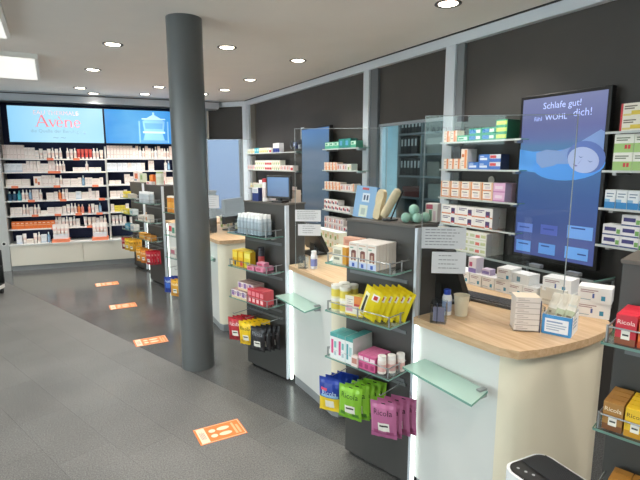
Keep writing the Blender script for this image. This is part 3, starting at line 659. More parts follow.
def shelf_row(fr, z, u0, spec, ph, grp, w=.01, gap=.002, deep_last=0, jit=.04):
    """spec: list of (key, columns, stack)"""
    u = u0; i = 0
    tot = sum(c for _, c, _ in spec if _ is not None); ncol = sum(c for k, c, s_ in spec if k)
    for k, c, st in spec:
        if k is None: u += c; continue
        ms, w_, d_, h_, desc = K[k]
        for _ in range(c):
            nd = deep_last if (i >= ncol - 1 and deep_last) else 1
            for dd in range(nd):
                for lv in range(st):
                    pos = '' if st == 1 else (' bottom' if lv == 0 else (' top' if lv == st - 1 else ' middle' if st == 3 else ' level %d' % (lv + 1)))
                    bh = '' if dd == 0 else ', ' + ('behind', 'rearmost')[dd - 1]
                    put('medicine_box', ms, fr.p(u + w_ / 2, w + d_ / 2 + dd * (d_ + .005), z + lv * (h_ + .0003)), fr.a + random.uniform(-jit, jit) * (1 if dd == 0 else .3), '%s, %s%s%s, %s' % (desc, nth(i) if i < ncol - 1 or i == 0 else 'rightmost', pos, bh, ph), 'medicine box', grp)
            u += w_ + gap + random.uniform(0, .003); i += 1
    return u
G1 = 'cartons on the glass shelves left of the sleep screen'
shelf_row(CF, Z1[0], -2.995, [('or', 2, 1), ('gw', 1, 1), ('gb', 2, 2), ('gy', 1, 3)], 'top shelf left of sleep screen', G1, jit=.01)
shelf_row(CF, Z1[1], -2.985, [('os', 3, 1), ('ot', 1, 1), (None, .01, 0), ('bl', 1, 1), ('bl', 1, 2), ('br', 1, 2)], 'second shelf left of sleep screen', G1, jit=.01)
shelf_row(CF, Z1[2], -3.005, [('mo', 5, 2), ('mp', 1, 2)], 'third shelf left of sleep screen', G1, deep_last=2, jit=.005)
shelf_row(CF, Z1[3], -2.985, [('wn', 3, 2)], 'fourth shelf left of sleep screen', G1, deep_last=2, jit=.005)
shelf_row(CF, Zl, -2.98, [('wy', 3, 3)], 'ledge under sleep screen', G1, w=-.03, deep_last=3, jit=.005)
G2 = 'cartons on the glass shelves right of the grey blue screen'
P2 = '%s shelf by grey screen'
shelf_row(CF, 1.78, -4.95, [('gr', 3, 1), ('gt', 2, 1), ('gr', 1, 1)], P2 % 'top', G2, jit=.01)
shelf_row(CF, 1.54, -4.97, [('or', 4, 1), ('wp', 2, 1), ('wg', 1, 1)], P2 % 'second', G2, jit=.01)
shelf_row(CF, 1.318, -4.96, [('or', 5, 1), ('wp', 2, 1), ('os', 1, 1)], P2 % 'third', G2, jit=.01)
shelf_row(CF, 1.08, -4.97, [('wr', 4, 2), ('wr', 3, 1)], P2 % 'fourth', G2, jit=.01)
shelf_row(CF, .857, -4.96, [('wp', 4, 2), ('wr', 2, 1)], P2 % 'lowest', G2, jit=.01)
G3 = 'cartons on the long glass shelves near the corner'
shelf_row(CF, 1.768, -7.5, [('wg', 2, 1), ('cy', 2, 1), ('tq', 2, 1), ('cy', 4, 1), ('wg', 1, 1), ('wR', 1, 1), (None, .06, 0), ('bw', 3, 1)], 'top long shelf by corner', G3, jit=.02)
shelf_row(CF, 1.518, -7.5, [('wp', 3, 1), ('wg', 5, 2), ('wR', 3, 2), ('wg', 4, 2), ('wp', 3, 1), ('wR', 1, 1)], 'second long shelf by corner', G3, jit=.02)
shelf_row(CF, 1.23, -7.4, [('cy', 2, 1), ('wp', 2, 1), ('bw', 2, 1), ('wR', 2, 1), ('wg', 4, 1), ('wp', 5, 1)], 'third long shelf by corner', G3, jit=.02)
G4 = 'cartons on the glass shelves right of the sleep screen'
P4 = '%s shelf right of sleep screen'
shelf_row(CF, 1.795, -1.60, [('yl', 2, 2)], P4 % 'top', G4, jit=.02)
shelf_row(CF, 1.578, -1.62, [('ga', 2, 2)], P4 % 'second', G4, jit=.01)
shelf_row(CF, 1.362, -1.645, [('wb', 4, 1)], P4 % 'third', G4, jit=.01)
shelf_row(CF, 1.145, -1.64, [('ac', 1, 2), ('ac', 1, 3), ('ag', 1, 2)], P4 % 'lowest', G4, jit=.01)
bo = empty('display_bowl', CF.p(-5.80, .07, 1.7685), CF.a, 'clear round bowl with small packs at the end of the long top shelf', 'bowl')
b = MB(); b.lathe([(.03, 0), (.07, .02), (.095, .06), (.1, .1), (.085, .145), (.082, .145), (.096, .1), (.091, .062), (.066, .024), (.001, .006)], ACRYL, 20, caps=False); b.build('glass_bowl', bo)
for i, (x, y, z, c) in enumerate(((-.03, 0, .04, '#3f4f9c'), (.03, .02, .04, '#d9dde6'), (0, -.03, .07, '#8a94c8'))):
    b = MB(); b.box(x - .025, x + .025, y - .012, y + .012, z, z + .05, pm(c, .5)); b.build('small_pack', bo)
cs_ = empty('card_sign', CF.p(-5.76, .13, 1.7685), CF.a, 'small white and blue card on a stick behind the clear bowl', 'sign')
b = MB(); b.cyl((0, 0, 0), (0, 0, .17), .003, STEEL); b.build('stick', cs_)
b = MB(); b.box(-.045, .045, -.002, .002, .16, .31, pm('#dfe7ec', .5)); b.box(-.03, .03, -.0035, -.0022, .19, .25, pm('#5f9fb8', .5)); b.build('card', cs_)
# oval mark stuck under the second shelf
b = MB(); b.lathe([(.001, 0), (.03, 0), (.03, .004), (.001, .004)], pm('#d8cfc4', .5), 16); o = b.build('wall_button', loc=(2.965, 2.62, 1.49), label='small pale oval disc on dark wall between medicine shelves', cat='disc'); o.rotation_euler = (0, R(-90), 0)

# ------------------------------------------------------------------ counters
def counter(name, poly, end_i, back, label, strip, z=.9, bag=None):
    """poly: outline of the worktop; end_i: first index of the near, rounded end"""
    cx = sum(p[0] for p in poly) / len(poly); cy = sum(p[1] for p in poly) / len(poly)
    e_ = empty('sales_counter', (0, 0, 0), 0, label, 'counter', 'sales counters'); e_.location = (cx, cy, 0)
    T = lambda P: [(x - cx, y - cy) for x, y in P]
    b = MB(); b.prism(T(poly), z - .034, z, WOOD); bevel(b.build('worktop', e_), .008, 3)
    inn = []
    for x, y in poly:
        d = Vector((cx - x, cy - y)).normalized() * .028; inn.append((x + d.x, y + d.y))
    n = len(inn); b1 = MB(); b2 = MB(); 
    for i in range(n):
        a, c = inn[i], inn[(i + 1) % n]; mb, mt = (b2, CREAM) if end_i[0] <= i <= end_i[1] else (b1, WHITE)
        mb.face([(a[0] - cx, a[1] - cy, .07), (c[0] - cx, c[1] - cy, .07), (c[0] - cx, c[1] - cy, z - .034), (a[0] - cx, a[1] - cy, z - .034)], mt, mb is b2)
    b1.face([(x - cx, y - cy, .07) for x, y in reversed(inn)], WHITE)
    b1.build('front_panel', e_); merge(b2).build('end_panel', e_)
    pl = [(x + (cx - x) * .03, y + (cy - y) * .03) for x, y in inn]
    b = MB(); b.prism(T(pl), 0, .07, KICK); b.build('plinth', e_)
    sx, sy = strip; b = MB(); b.box(sx - cx - .008, sx - cx + .012, sy - cy - .005, sy - cy + .005, .03, z - .04, LED); b.build('light_strip', e_)
    if bag:
        y0, y1, zb, xf = bag
        b = MB(); q = [(xf - .145, y1 - .02), (xf - .135, y0 - .05), (xf + .01, y0), (xf + .01, y1)]
        b.prism([(x - cx, y - cy) for x, y in reversed(q)][::-1], zb - .01, zb, FROST, side=GEDGE); bs = b.build('bag_shelf', e_)
        b = MB(); b.box(xf - cx - .03, xf - cx + .012, y0 - cy + .005, y0 - cy + .025, zb - .03, zb + .008, STEEL); b.build('bracket', bs)
    return e_
P1 = [(1.45, 1.70), (1.47, 1.45), (1.495, 1.235), (1.53, 1.17), (1.62, 1.145), (1.75, 1.13), (1.9, 1.125), (2.05, 1.14), (2.16, 1.175), (2.2, 1.22), (2.33, 1.45), (2.36, 1.7), (2.36, 2.32), (1.78, 2.32), (1.67, 1.72)]
counter('a', P1, (2, 9), None, 'near white sales counter with rounded beech top and cream end', (1.463, 1.694), bag=(1.27, 1.645, .705, 1.475))
P2_ = [(1.435, 3.05), (1.44, 2.75), (1.445, 2.47), (1.47, 2.42), (1.56, 2.39), (1.7, 2.375), (1.9, 2.38), (2.1, 2.42), (2.16, 2.5), (2.3, 2.75), (2.3, 4.1), (1.75, 4.1), (1.62, 3.3), (1.58, 3.07)]
counter('b', P2_, (2, 7), None, 'middle white sales counter between the two big product towers', (1.448, 3.048), bag=(2.63, 3.03, .70, 1.455))
P3_ = [(1.315, 4.85), (1.31, 4.6), (1.31, 4.40), (1.33, 4.345), (1.4, 4.325), (1.5, 4.32), (1.7, 4.33), (1.9, 4.38), (2.0, 4.6), (2.1, 5.6), (1.55, 5.6), (1.48, 4.88)]
counter('c', P3_, (2, 6), None, 'white sales counter just right of the column with cream end', (1.33, 4.845), bag=(4.5, 4.75, .70, 1.34))
P4_ = [(1.225, 6.28), (1.235, 6.0), (1.245, 5.75), (1.27, 5.70), (1.36, 5.68), (1.5, 5.69), (1.8, 5.75), (1.95, 6.0), (1.95, 6.9), (1.5, 6.9), (1.38, 6.3)]
counter('d', P4_, (2, 5), None, 'white sales counter left behind the column with bright strip', (1.245, 6.27), bag=None)
P5_ = [(1.17, 7.45), (1.18, 7.2), (1.19, 7.05), (1.22, 7.0), (1.4, 6.98), (1.7, 7.05), (1.85, 7.2), (1.85, 7.9), (1.5, 7.9), (1.3, 7.5)]
counter('e', P5_, (2, 5), None, 'farthest white sales counter before the lit shelving', (1.19, 7.44), bag=None)

# ------------------------------------------------------------------ product towers
def tower(ox, oy, W_, label, zs=(1.127, .878, .63), D=.165, top=1.335, hook=None, ang=-73.3):
    fr = Frame(ox, oy, ang)
    e_ = empty('product_tower', (ox, oy, 0), fr.a, label, 'display stand', 'dark product towers')
    b = MB(); b.box(0, W_, 0, .2, .025, top - .012, TOWER); bevel(b.build('panel', e_), .003)
    b = MB(); b.box(-.004, W_ + .004, -.004, .21, top - .012, top, TOWERT); b.build('top_board', e_)
    b = MB(); b.box(.02, W_ - .02, .03, .18, 0, .025, BLACK); b.build('foot', e_)
    b = MB(); b.box(W_, W_ + .014, .0, .03, .025, top - .012, SILVER); b.build('edge_profile', e_)
    b = MB(); b.box(-.012, 0, .16, .2, .025, top - .012, SILVER); b.build('edge_profile', e_)
    for z in zs:
        b = MB(); b.box(0, W_ - .01, -D, -.002, z - .008, z, GLASS, front=GEDGE, side=GEDGE); s_ = b.build('glass_shelf', e_)
        b = MB(); pts = [(.012, -.01, z + .045), (.012, -D + .01, z + .045), (W_ - .022, -D + .01, z + .045), (W_ - .022, -.01, z + .045)]
        b.path(pts, .0028, STEEL); b.build('guard_rail', s_)
        for u, w in ((.012, -D + .01), (W_ * .5, -D + .01), (W_ - .022, -D + .01), (W_ - .022, -D * .4)):
            b = MB(); b.cyl((u, w, z), (u, w, z + .05), .004, STEEL); b.build('rail_post', s_)
        b = MB(); b.box(.03, W_ - .03, -.006, 0, z - .075, z - .058, pm('#6f7274', .4, .5)); b.build('slot_rail', e_)
        for u in (.05, W_ - .06): b = MB(); b.box(u - .01, u + .01, -.07, 0, z - .026, z - .009, STEEL); b.build('bracket', s_)
    if hook:
        b = MB(); b.box(.02, W_ - .02, -.012, -.001, hook + .004, hook + .02, pm('#777a7c', .4, .5)); b.build('hook_rail', e_)
        for u in (W_ * .14, W_ * .47, W_ * .88):
            b = MB(); b.path([(u, -.005, hook + .012), (u, -.17, hook + .006), (u, -.18, hook + .016)], .0025, STEEL); b.build('hook', e_)
    return fr
TA = tower(1.33, 2.11, .418, 'near dark product tower with yellow pouches and green bags', hook=.535)
TB = tower(1.285, 3.53, .47, 'dark product tower with clear bottles right of the column', zs=(1.105, .85, .605), hook=.475)
TC = tower(1.10, 6.88, .5, 'dark product tower left of the column with red bags', zs=(1.105, .86, .62), hook=.5, ang=-77)
TD = tower(1.05, 7.97, .46, 'farthest dark product tower with yellow bags', zs=(1.105, .86, .62), hook=.5, ang=-77)
TF = tower(1.17, 5.33, .46, 'dark product tower half hidden behind the column', zs=(1.105, .86, .62), hook=.5)
TE = tower(1.48, .795, .418, 'dark product tower with herb sweets at the right edge', zs=(1.122, .86, .60), hook=.5)

def block(fr, z, u0, w0, meshes, w_, d_, nx, ny, nz, h_, name, desc, ph, cat, grp, gap=.001, jit=.02):
    """nx across, ny deep, nz high, numbered in the label"""
    for ix in range(nx):
        for iy in range(ny):
            for iz in range(nz):
                t = []
                if nx > 1: t.append(nth(ix))
                if nz > 1: t.append(('lower', 'upper', 'top')[iz] + ' layer')
                if ny > 1: t.append('front' if iy == 0 else ('second', 'third', 'fourth', 'fifth', 'sixth', 'seventh')[iy - 1] + ' row')
                put(name, meshes, fr.p(u0 + (ix + .5) * (w_ + gap), w0 + (iy + .5) * (d_ + gap), z + iz * (h_ + .0003)), fr.a + random.uniform(-jit, jit), ', '.join([desc] + t + [ph]).replace('from left, ', 'from left '), cat, grp)
# ---- tower A (near)
GA = 'goods on the near tower'
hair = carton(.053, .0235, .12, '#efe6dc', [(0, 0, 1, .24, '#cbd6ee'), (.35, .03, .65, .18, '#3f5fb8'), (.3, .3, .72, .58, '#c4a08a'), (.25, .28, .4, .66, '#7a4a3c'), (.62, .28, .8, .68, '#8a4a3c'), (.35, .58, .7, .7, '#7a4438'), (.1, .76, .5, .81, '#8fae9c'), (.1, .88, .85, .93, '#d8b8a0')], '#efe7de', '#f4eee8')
block(TA, 1.127, .15, -.157, hair, .053, .0235, 3, 6, 1, .12, 'hair_colour_box', 'white hair colour carton with portrait', 'near tower top shelf', 'carton', GA, .0028, .012)
put('carton', carton(.09, .05, .085, '#efe9d4', [(.72, 0, 1, 1, '#e0a12e'), (.1, .55, .6, .8, '#b9b49c'), (.1, .2, .5, .35, '#9a9a86')], '#e0a12e', '#ece6cf'), TA.p(.075, -.115, 1.127), TA.a, 'cream carton with orange side, left end of near tower top shelf', 'carton', GA)
put('carton', carton(.11, .05, .12, '#dda58c', [(.1, .75, .9, .9, '#c88a72')], '#d29a80', '#e6b8a2'), TA.p(.085, -.035, 1.127), TA.a, 'peach carton behind the portrait cartons on near tower', 'carton', GA)
tub = jar(.028, .066, '#f4eec2', '#f4f2ea', '#ecd95a')
block(TA, .878, .012, -.15, tub, .057, .057, 2, 2, 2, .066, 'tub', 'white tub with yellow label', 'near tower middle shelf', 'tub', GA, .001, .3)
pch = carton(.1, .03, .1, '#f2ebda', [(.5, .62, 1, 1, '#e58a3c'), (.5, .5, 1, .62, '#c9443c'), (.06, .2, .42, .5, '#e0a8b4'), (.0, .0, 1, .1, '#f0d75a')] + lines(.1, .45, (.8, .7, .6), '#b09a9c', .03), '#efe6c8', '#e9d66a')
for i in range(2): put('carton', pch, TA.p(.17 + i * .04, -.125 + i * .035, .878), TA.a + .15, 'white yellow and orange flat carton, %s of two beside the tubs' % ('front', 'back')[i], 'carton', GA)
pouch = bag(.1, .165, .024, '#f0d81e', [(.08, .06, .34, .8, '#f4efc2'), (.15, .12, .28, .7, '#3a3a34'), (.5, .66, .86, .86, '#f6f0e4'), (.58, .70, .78, .82, '#cf3a34')], ())
for i in range(6):
    put('food_pouch', pouch, TA.p(.30 + i * .022, -.132 + i * .019, .878 + .158), TA.a + .18, 'yellow pouch, %s row of the tilted stack on near tower' % ('front', 'second', 'third', 'fourth', 'fifth', 'rearmost')[i], 'pouch', 'yellow pouches on the near tower', tilt=(R(5), R(22)))
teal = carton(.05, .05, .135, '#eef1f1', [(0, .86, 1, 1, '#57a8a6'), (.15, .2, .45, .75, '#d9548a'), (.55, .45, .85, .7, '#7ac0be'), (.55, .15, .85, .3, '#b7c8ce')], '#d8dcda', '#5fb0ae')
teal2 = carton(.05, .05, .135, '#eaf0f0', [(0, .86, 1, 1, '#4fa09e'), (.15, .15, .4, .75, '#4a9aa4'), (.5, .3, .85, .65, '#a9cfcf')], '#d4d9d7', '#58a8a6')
block(TA, .63, .03, -.158, teal, .05, .05, 2, 2, 1, .135, 'carton', 'white teal-topped carton with pink mark', 'near tower low shelf', 'carton', GA, .001, .02)
block(TA, .63, .134, -.158, teal2, .05, .05, 1, 3, 1, .135, 'carton', 'white and teal carton right of pink-marked ones', 'near tower low shelf', 'carton', GA, .001, .02)
pk = carton(.034, .03, .075, '#cf5a8e', [(.1, .55, .9, .85, '#f0cfdd'), (.2, .1, .8, .4, '#a83a6c')], '#b84a7c', '#d876a2')
block(TA, .63, .215, -.155, pk, .034, .03, 3, 4, 1, .075, 'carton', 'small magenta carton', 'near tower low shelf', 'carton', GA, .001, .03)
put('carton', carton(.04, .03, .055, '#f0e2dc', [(.1, .3, .9, .8, '#c88a7c')], '#e5d5cf'), TA.p(.20, -.15, .63), TA.a, 'tiny cream and rose carton in front of magenta cartons', 'carton', GA)
wb = bottle(.0215, .088, '#f2e6e0', '#f6f2ee', '#e9b9b4', .75, .25)
for i, (u, w) in enumerate(((.338, -.125), (.365, -.085), (.385, -.04))): put('bottle', wb, TA.p(u, w, .63), TA.a, 'small white bottle with pink label, %s on near tower low shelf' % nth(i), 'bottle', 'small white bottles on the near tower')
# hanging bags
def ric(base, bandc, low, textc='#f4f4ee', nm='Ricola'):
    return bag(.128, .182, .034, base, [(0, 0, 1, .14, low), (.3, .2, .75, .44, '#f1efe6'), (.36, .33, .7, .38, '#3b3b38'), (.1, .10, .3, .22, bandc), (.62, .08, .9, .2, bandc), (.42, .93, .58, .96, '#2c2c2a')], [(nm, .5, .72, .72, textc)])
def hang(fr, z, u, n, mesh, desc, ph, grp, dx=.010, dw=.022, sw=-.172, rz=.28):
    for i in range(n):
        put('sweet_bag', mesh, fr.p(u + i * dx, sw + i * dw, z), fr.a + rz + random.uniform(-.06, .06), '%s, %s on the %s hook' % (desc, ('front', 'second', 'third', 'fourth', 'fifth')[i] + ' bag', ph), 'bag', grp, tilt=(R(random.uniform(-2, 3)), R(random.uniform(-3, 3))))
bb_ = bag(.128, .182, .034, '#1f3fa0', [(0, 0, 1, .42, '#f0cf2c'), (.3, .12, .7, .34, '#f3efe0'), (.12, .44, .9, .5, '#8fc4e8'), (.1, .62, .4, .7, '#d84a6a')], [('Ricola', .5, .56, .66, '#cfe4f6')])
hang(TA, .525, .045, 4, bb_, 'blue and yellow herb sweet bag', 'near tower left', 'hanging sweet bags', .010, .035)
hang(TA, .528, .185, 5, ric('#8cc63a', '#4f8a2c', '#7ab52e', '#22501c'), 'lime green herb sweet bag', 'near tower middle', 'hanging sweet bags', .012, .033)
hang(TA, .518, .385, 4, ric('#b86a94', '#a04a78', '#a85a86', '#33182a'), 'mauve herb sweet bag', 'near tower right', 'hanging sweet bags', .014, .035)
# things on top of tower A
b = MB(); art_box(b, .125, .03, .165, '#8fb8e0', [(.28, .03, .68, .4, '#dfe6d6'), (.38, .1, .58, .3, '#b9c6c0'), (.35, .5, .7, .78, '#dde8f4'), (.42, .56, .5, .72, '#4a5a78'), (.56, .56, .64, .72, '#4a5a78'), (.3, .88, .62, .95, '#cf5a5e')], '#5f94d0', '#a8c8e8')
o = b.build('brochure_box', loc=TA.p(.052, .075, 1.336), rz=TA.a + .12, label='light blue picture box leaning on the near tower top', cat='box'); o.rotation_euler = (R(-9), R(4), TA.a + .12)
def sole(L_, w_, t, mat):
    b = MB(); out = [(-.28, .0), (.28, .0), (.42, .08), (.46, .22), (.38, .42), (.42, .6), (.5, .78), (.4, .93), (.1, 1), (-.2, .97), (-.42, .85), (-.46, .65), (-.36, .45), (-.42, .22), (-.4, .08)]
    f = [(x * w_, -t / 2, z * L_) for x, z in out]; k_ = [(x * w_, t / 2, z * L_) for x, z in out]
    b.face(f, mat, True); b.face(k_[::-1], mat, True); b.ring(k_, f, mat, True); return b
so = bevel(sole(.155, .07, .022, pm('#d9c9a4', .7, noise=.2, scale=60)).build('foam_insole', loc=TA.p(.142, .07, 1.337), rz=TA.a + .5, label='wavy beige foam insole standing beside the light blue box', cat='insole'), .005, 2)
so.rotation_euler = (R(-8), R(6), TA.a - .35)
b = MB(); prof = [(.004, 0), (.018, .006), (.022, .03), (.021, .08), (.022, .13), (.018, .155), (.004, .163)]
b.lathe(prof, pm('#d8c8a6', .7, noise=.15, scale=50), 14)
lf = b.build('foam_roll', loc=TA.p(.195, .05, 1.352), rz=0, label='slanting long beige foam roll on a black stand', cat='foam roll'); lf.rotation_euler = (R(-8), R(28), TA.a)
b = MB(); b.path([(0.025, .03, -.015), (.06, .035, .07), (.098, .03, .135)], .004, BLACK); b.box(.0, .05, .0, .06, -.016, -.01, BLACK)
st = b.build('roll_stand', loc=TA.p(.195, .05, 1.352), rz=TA.a, label='thin black stand holding the beige foam roll', cat='stand')
MINT = pm('#a9d6c4', .35, noise=.25, scale=45)
for i, (u, w, z, r, t) in enumerate(((.325, .06, 0, .0245, 'front left'), (.372, .085, 0, .0245, 'front right'), (.33, .115, 0, .0245, 'rear left'), (.383, .138, 0, .0245, 'rear right'), (.348, .092, .037, .0255, 'topmost'))):
    b = MB(); b.sphere((0, 0, r), r, MINT); b.build('bath_ball', loc=TA.p(u, w, 1.3355 + z), label='mint green ball in the small pile, ' + t, cat='ball', group='mint balls on the near tower')
b = MB(); art_box(b, .06, .05, .09, '#e6dcd4', [(.05, .7, .6, .95, '#c8506a'), (.3, .05, .55, .65, '#7fa58c'), (.65, .1, .85, .6, '#dcb9c0')], '#dfd2cc', '#e9e0da')
b.build('carton', loc=TA.p(.395, .19, 1.3355), rz=TA.a + .2, label='pink and green carton behind the mint balls', cat='carton')
# ---- tower B
GB = 'goods on the tower right of the column'
clr = bottle(.0185, .145, '#b9c4cc', '#eef1f2', '#c6ced4', .6, .2)
e_ = empty('acrylic_tray', TB.p(.235, -.085, 1.1055), TB.a, 'clear acrylic tray holding rows of spray bottles', 'tray')
b = MB(); b.box(-.15, .15, -.068, .068, 0, .004, ACRYL); b.build('tray_floor', e_)
for q in ((-.15, .15, -.07, -.067), (-.15, .15, .067, .07), (-.15, -.147, -.07, .07), (.147, .15, -.07, .07)): b = MB(); b.box(q[0], q[1], q[2], q[3], 0, .1, ACRYL); b.build('tray_wall', e_)
block(TB, 1.1095, .093, -.147, clr, .037, .037, 7, 3, 1, .12, 'bottle', 'small clear spray bottle with white cap', 'acrylic tray', 'bottle', 'spray bottles in the acrylic tray', .003, .2)
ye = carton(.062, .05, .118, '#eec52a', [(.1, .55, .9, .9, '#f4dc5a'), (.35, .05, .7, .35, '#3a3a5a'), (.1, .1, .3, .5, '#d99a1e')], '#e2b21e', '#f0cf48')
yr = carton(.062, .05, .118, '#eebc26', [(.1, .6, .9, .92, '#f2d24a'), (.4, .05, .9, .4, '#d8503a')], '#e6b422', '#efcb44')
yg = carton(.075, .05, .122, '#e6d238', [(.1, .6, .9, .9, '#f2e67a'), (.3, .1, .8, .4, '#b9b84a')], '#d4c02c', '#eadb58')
put('carton', ye, TB.p(.05, -.11, .85), TB.a, 'yellow carton with dark figure, leftmost on second tower shelf', 'carton', GB)
put('carton', ye, TB.p(.05, -.055, .85), TB.a, 'yellow carton hidden behind the leftmost yellow one', 'carton', GB)
put('carton', yr, TB.p(.12, -.11, .85), TB.a, 'yellow carton with red base, second from left', 'carton', GB)
put('carton', yr, TB.p(.12, -.055, .85), TB.a, 'yellow carton with red base, in the row behind', 'carton', GB)
put('carton', yg, TB.p(.2, -.11, .85), TB.a, 'broad lemon yellow carton beside the dark spray can', 'carton', GB)
put('spray_can', bottle(.024, .16, '#3a3f4a', '#2a2c34', '#b84a4a', .8, .16), TB.p(.275, -.06, .85), TB.a, 'dark grey spray can with red label on tower shelf', 'spray can', GB)
pkk = carton(.075, .05, .03, '#d98aa6', [(.1, .2, .7, .8, '#c2506f')], '#cf7f9c', '#e0a0b8')
for i, (u, w, z) in enumerate(((.27, -.135, 0), (.35, -.12, 0), (.345, -.06, 0), (.34, -.1, .0305))): put('carton', pkk, TB.p(u, w, .85 + z), TB.a + .1, 'flat pink carton, %s of the little pile beside dark spray can' % ('left front', 'right front', 'rear', 'topmost')[i], 'carton', GB)
pw = carton(.062, .05, .062, '#e9dfe0', [(.1, .3, .6, .9, '#8a6aa0'), (.0, .0, 1, .25, '#e2cfa8'), (.65, .4, .95, .8, '#c8a0b0')], '#d4c0b8', '#a98a86')
block(TB, .605, .02, -.157, pw, .062, .05, 3, 2, 1, .062, 'carton', 'white carton with violet berry print', 'tower third shelf lower layer', 'carton', GB, .002, .02)
block(TB, .6675, .07, -.13, pw, .062, .05, 3, 2, 1, .062, 'carton', 'white carton with violet berry print', 'tower third shelf upper layer', 'carton', GB, .002, .02)
rd = carton(.045, .03, .105, '#cf3a48', [(.1, .55, .9, .85, '#e98a92'), (.2, .1, .8, .35, '#f0cfd0')], '#d8525c', '#d9606a')
block(TB, .605, .225, -.158, rd, .045, .03, 4, 3, 1, .105, 'carton', 'small red carton', 'tower third shelf', 'carton', GB, .002, .02)
hang(TB, .455, .075, 4, ric('#b3222e', '#8a1822', '#9c1c26', '#f2dcd6'), 'dark red herb sweet bag', 'second tower left', 'hanging sweet bags', .008, .034)
hang(TB, .452, .21, 5, ric('#eec81e', '#c89a18', '#e2b81a', '#3a3210'), 'bright yellow herb sweet bag', 'second tower middle', 'hanging sweet bags', .012, .033)
hang(TB, .445, .36, 4, ric('#26272b', '#3c3d42', '#1c1d20', '#8d9096'), 'black herb sweet bag', 'second tower right', 'hanging sweet bags', .014, .034)
# on top of tower B: monitor and boxes
mon = empty('small_monitor', TB.p(.345, .06, 1.3255 + .0095), TB.a + .15, 'small black monitor with blue picture on the second tower', 'monitor')
b = MB(); b.box(-.05, .05, -.03, .05, 0, .012, BLACK); b.build('base', mon)
b = MB(); b.box(-.012, .012, .0, .02, .012, .06, BLACK); b.build('neck', mon)
b = MB(); b.box(-.115, .115, -.012, .014, .03, .195, BLACK); bevel(b.build('housing', mon), .003)
b = MB(); b.box(-.1, .1, -.0135, -.012, .045, .182, sign_mat('monitor_picture', ((0, '#2f5f9c'), (.5, '#3f7ab8'), (1, '#4a86c8')), .6, True, .3)); b.build('display_face', mon)
tb = 1.3355
put('carton', carton(.07, .05, .1, '#f0f0f2', [(0, 0, 1, .6, '#2c3f7c'), (.15, .65, .85, .9, '#c9cfd8')], '#24346c'), TB.p(.11, .05, tb), TB.a, 'white and navy carton on the second tower top', 'carton', GB)
put('carton', carton(.07, .05, .12, '#dfe7d0', [(0, .4, 1, .7, '#b4c84a')], '#d4dcc4'), TB.p(.04, .12, tb), TB.a, 'white and lime carton at the back of second tower top', 'carton', GB)
put('carton', carton(.09, .05, .14, '#ece4e6', [(.1, .3, .9, .7, '#8a6f94')], '#e2d8dc'), TB.p(.14, .14, tb), TB.a, 'white and purple carton behind the navy carton', 'carton', GB)
put('bottle', bottle(.028, .17, '#f0ecea', '#c22c38', '#e3d5d2', .8, .16), TB.p(.195, .06, tb), TB.a, 'white bottle with red cap beside the small monitor', 'bottle', GB)
put('carton', carton(.05, .05, .09, '#cdb9a8', [(.1, .5, .9, .9, '#ded0c4')]), TB.p(.43, .15, tb), TB.a, 'tan carton behind the small monitor', 'carton', GB)
# ---- towers C, D, F: smaller in view
def cbox(w, d, h, base, rects=(), side=None): return carton(w, d, h, base, rects, side)
def fill(fr, ph, grp, items):
    for nm, ms, u, w, z, desc, cat in items: put(nm, ms, fr.p(u, w, z), fr.a + random.uniform(-.03, .03), '%s %s' % (desc, ph), cat, grp)
GC = 'goods on the towers left of the column'
orj = cbox(.09, .05, .13, '#e0712c', [(.1, .5, .9, .9, '#ee9a52'), (.2, .1, .8, .4, '#c8501e')], '#d0641f')
fill(TC, 'on the tower left of the column', GC, [
    ('carton', orj, .14, .06, 1.3355, 'upright orange carton standing on top', 'carton'), ('carton', cbox(.06, .05, .12, '#d8a83a'), .05, .08, 1.3355, 'ochre carton on top', 'carton'),
    ('bottle', bottle(.05, .17, '#e3e6da', '#b6c98a', '#d8dcc8', .7, .12), .30, .08, 1.3355, 'large white canister with green lid on top', 'canister'),
    ('carton', cbox(.07, .05, .05, '#c94a5a'), .22, .14, 1.3355, 'red carton at the back on top', 'carton'),
    ('carton', cbox(.16, .08, .07, '#d9d2c8', [(.1, .2, .9, .6, '#b4a79a')]), .1, -.09, .86, 'cream wide carton on the second shelf', 'carton'),
    ('carton', cbox(.12, .08, .09, '#e2ded6', [(.3, .2, .6, .7, '#dd8a3c')]), .3, -.09, .86, 'white carton with orange mark on the second shelf', 'carton'),
    ('carton', cbox(.2, .08, .07, '#d89a30', [(.1, .2, .9, .7, '#e8b85a')], '#c88a24'), .12, -.09, .62, 'golden wide carton on the third shelf', 'carton'),
    ('carton', cbox(.14, .08, .06, '#c8862c', [(.1, .3, .9, .7, '#e0b060')]), .33, -.09, .62, 'amber carton on the third shelf', 'carton')])
block(TC, 1.105, .1, -.15, clr, .05, .05, 6, 2, 1, .12, 'bottle', 'white capped bottle', 'left tower top shelf', 'bottle', GC, .004, .2)
put('carton', cbox(.18, .05, .04, '#e6dcdc', [(.1, .3, .5, .7, '#c85a66')]), TC.p(.12, .03, 1.3355), TC.a, 'low white and red carton at front of left tower top', 'carton', GC)
hang(TC, .49, .07, 3, ric('#d89a2a', '#b87a1c', '#c88a22', '#fff2d0'), 'golden sweet bag', 'left tower left', 'hanging sweet bags', .01, .04)
hang(TC, .49, .24, 3, ric('#d8862a', '#b8641c', '#c87422', '#fff2d0'), 'orange sweet bag', 'left tower middle', 'hanging sweet bags', .01, .04)
hang(TC, .49, .40, 4, ric('#c01f34', '#901626', '#a81a2c', '#f6dcd6'), 'crimson sweet bag', 'left tower right', 'hanging sweet bags', .012, .035)
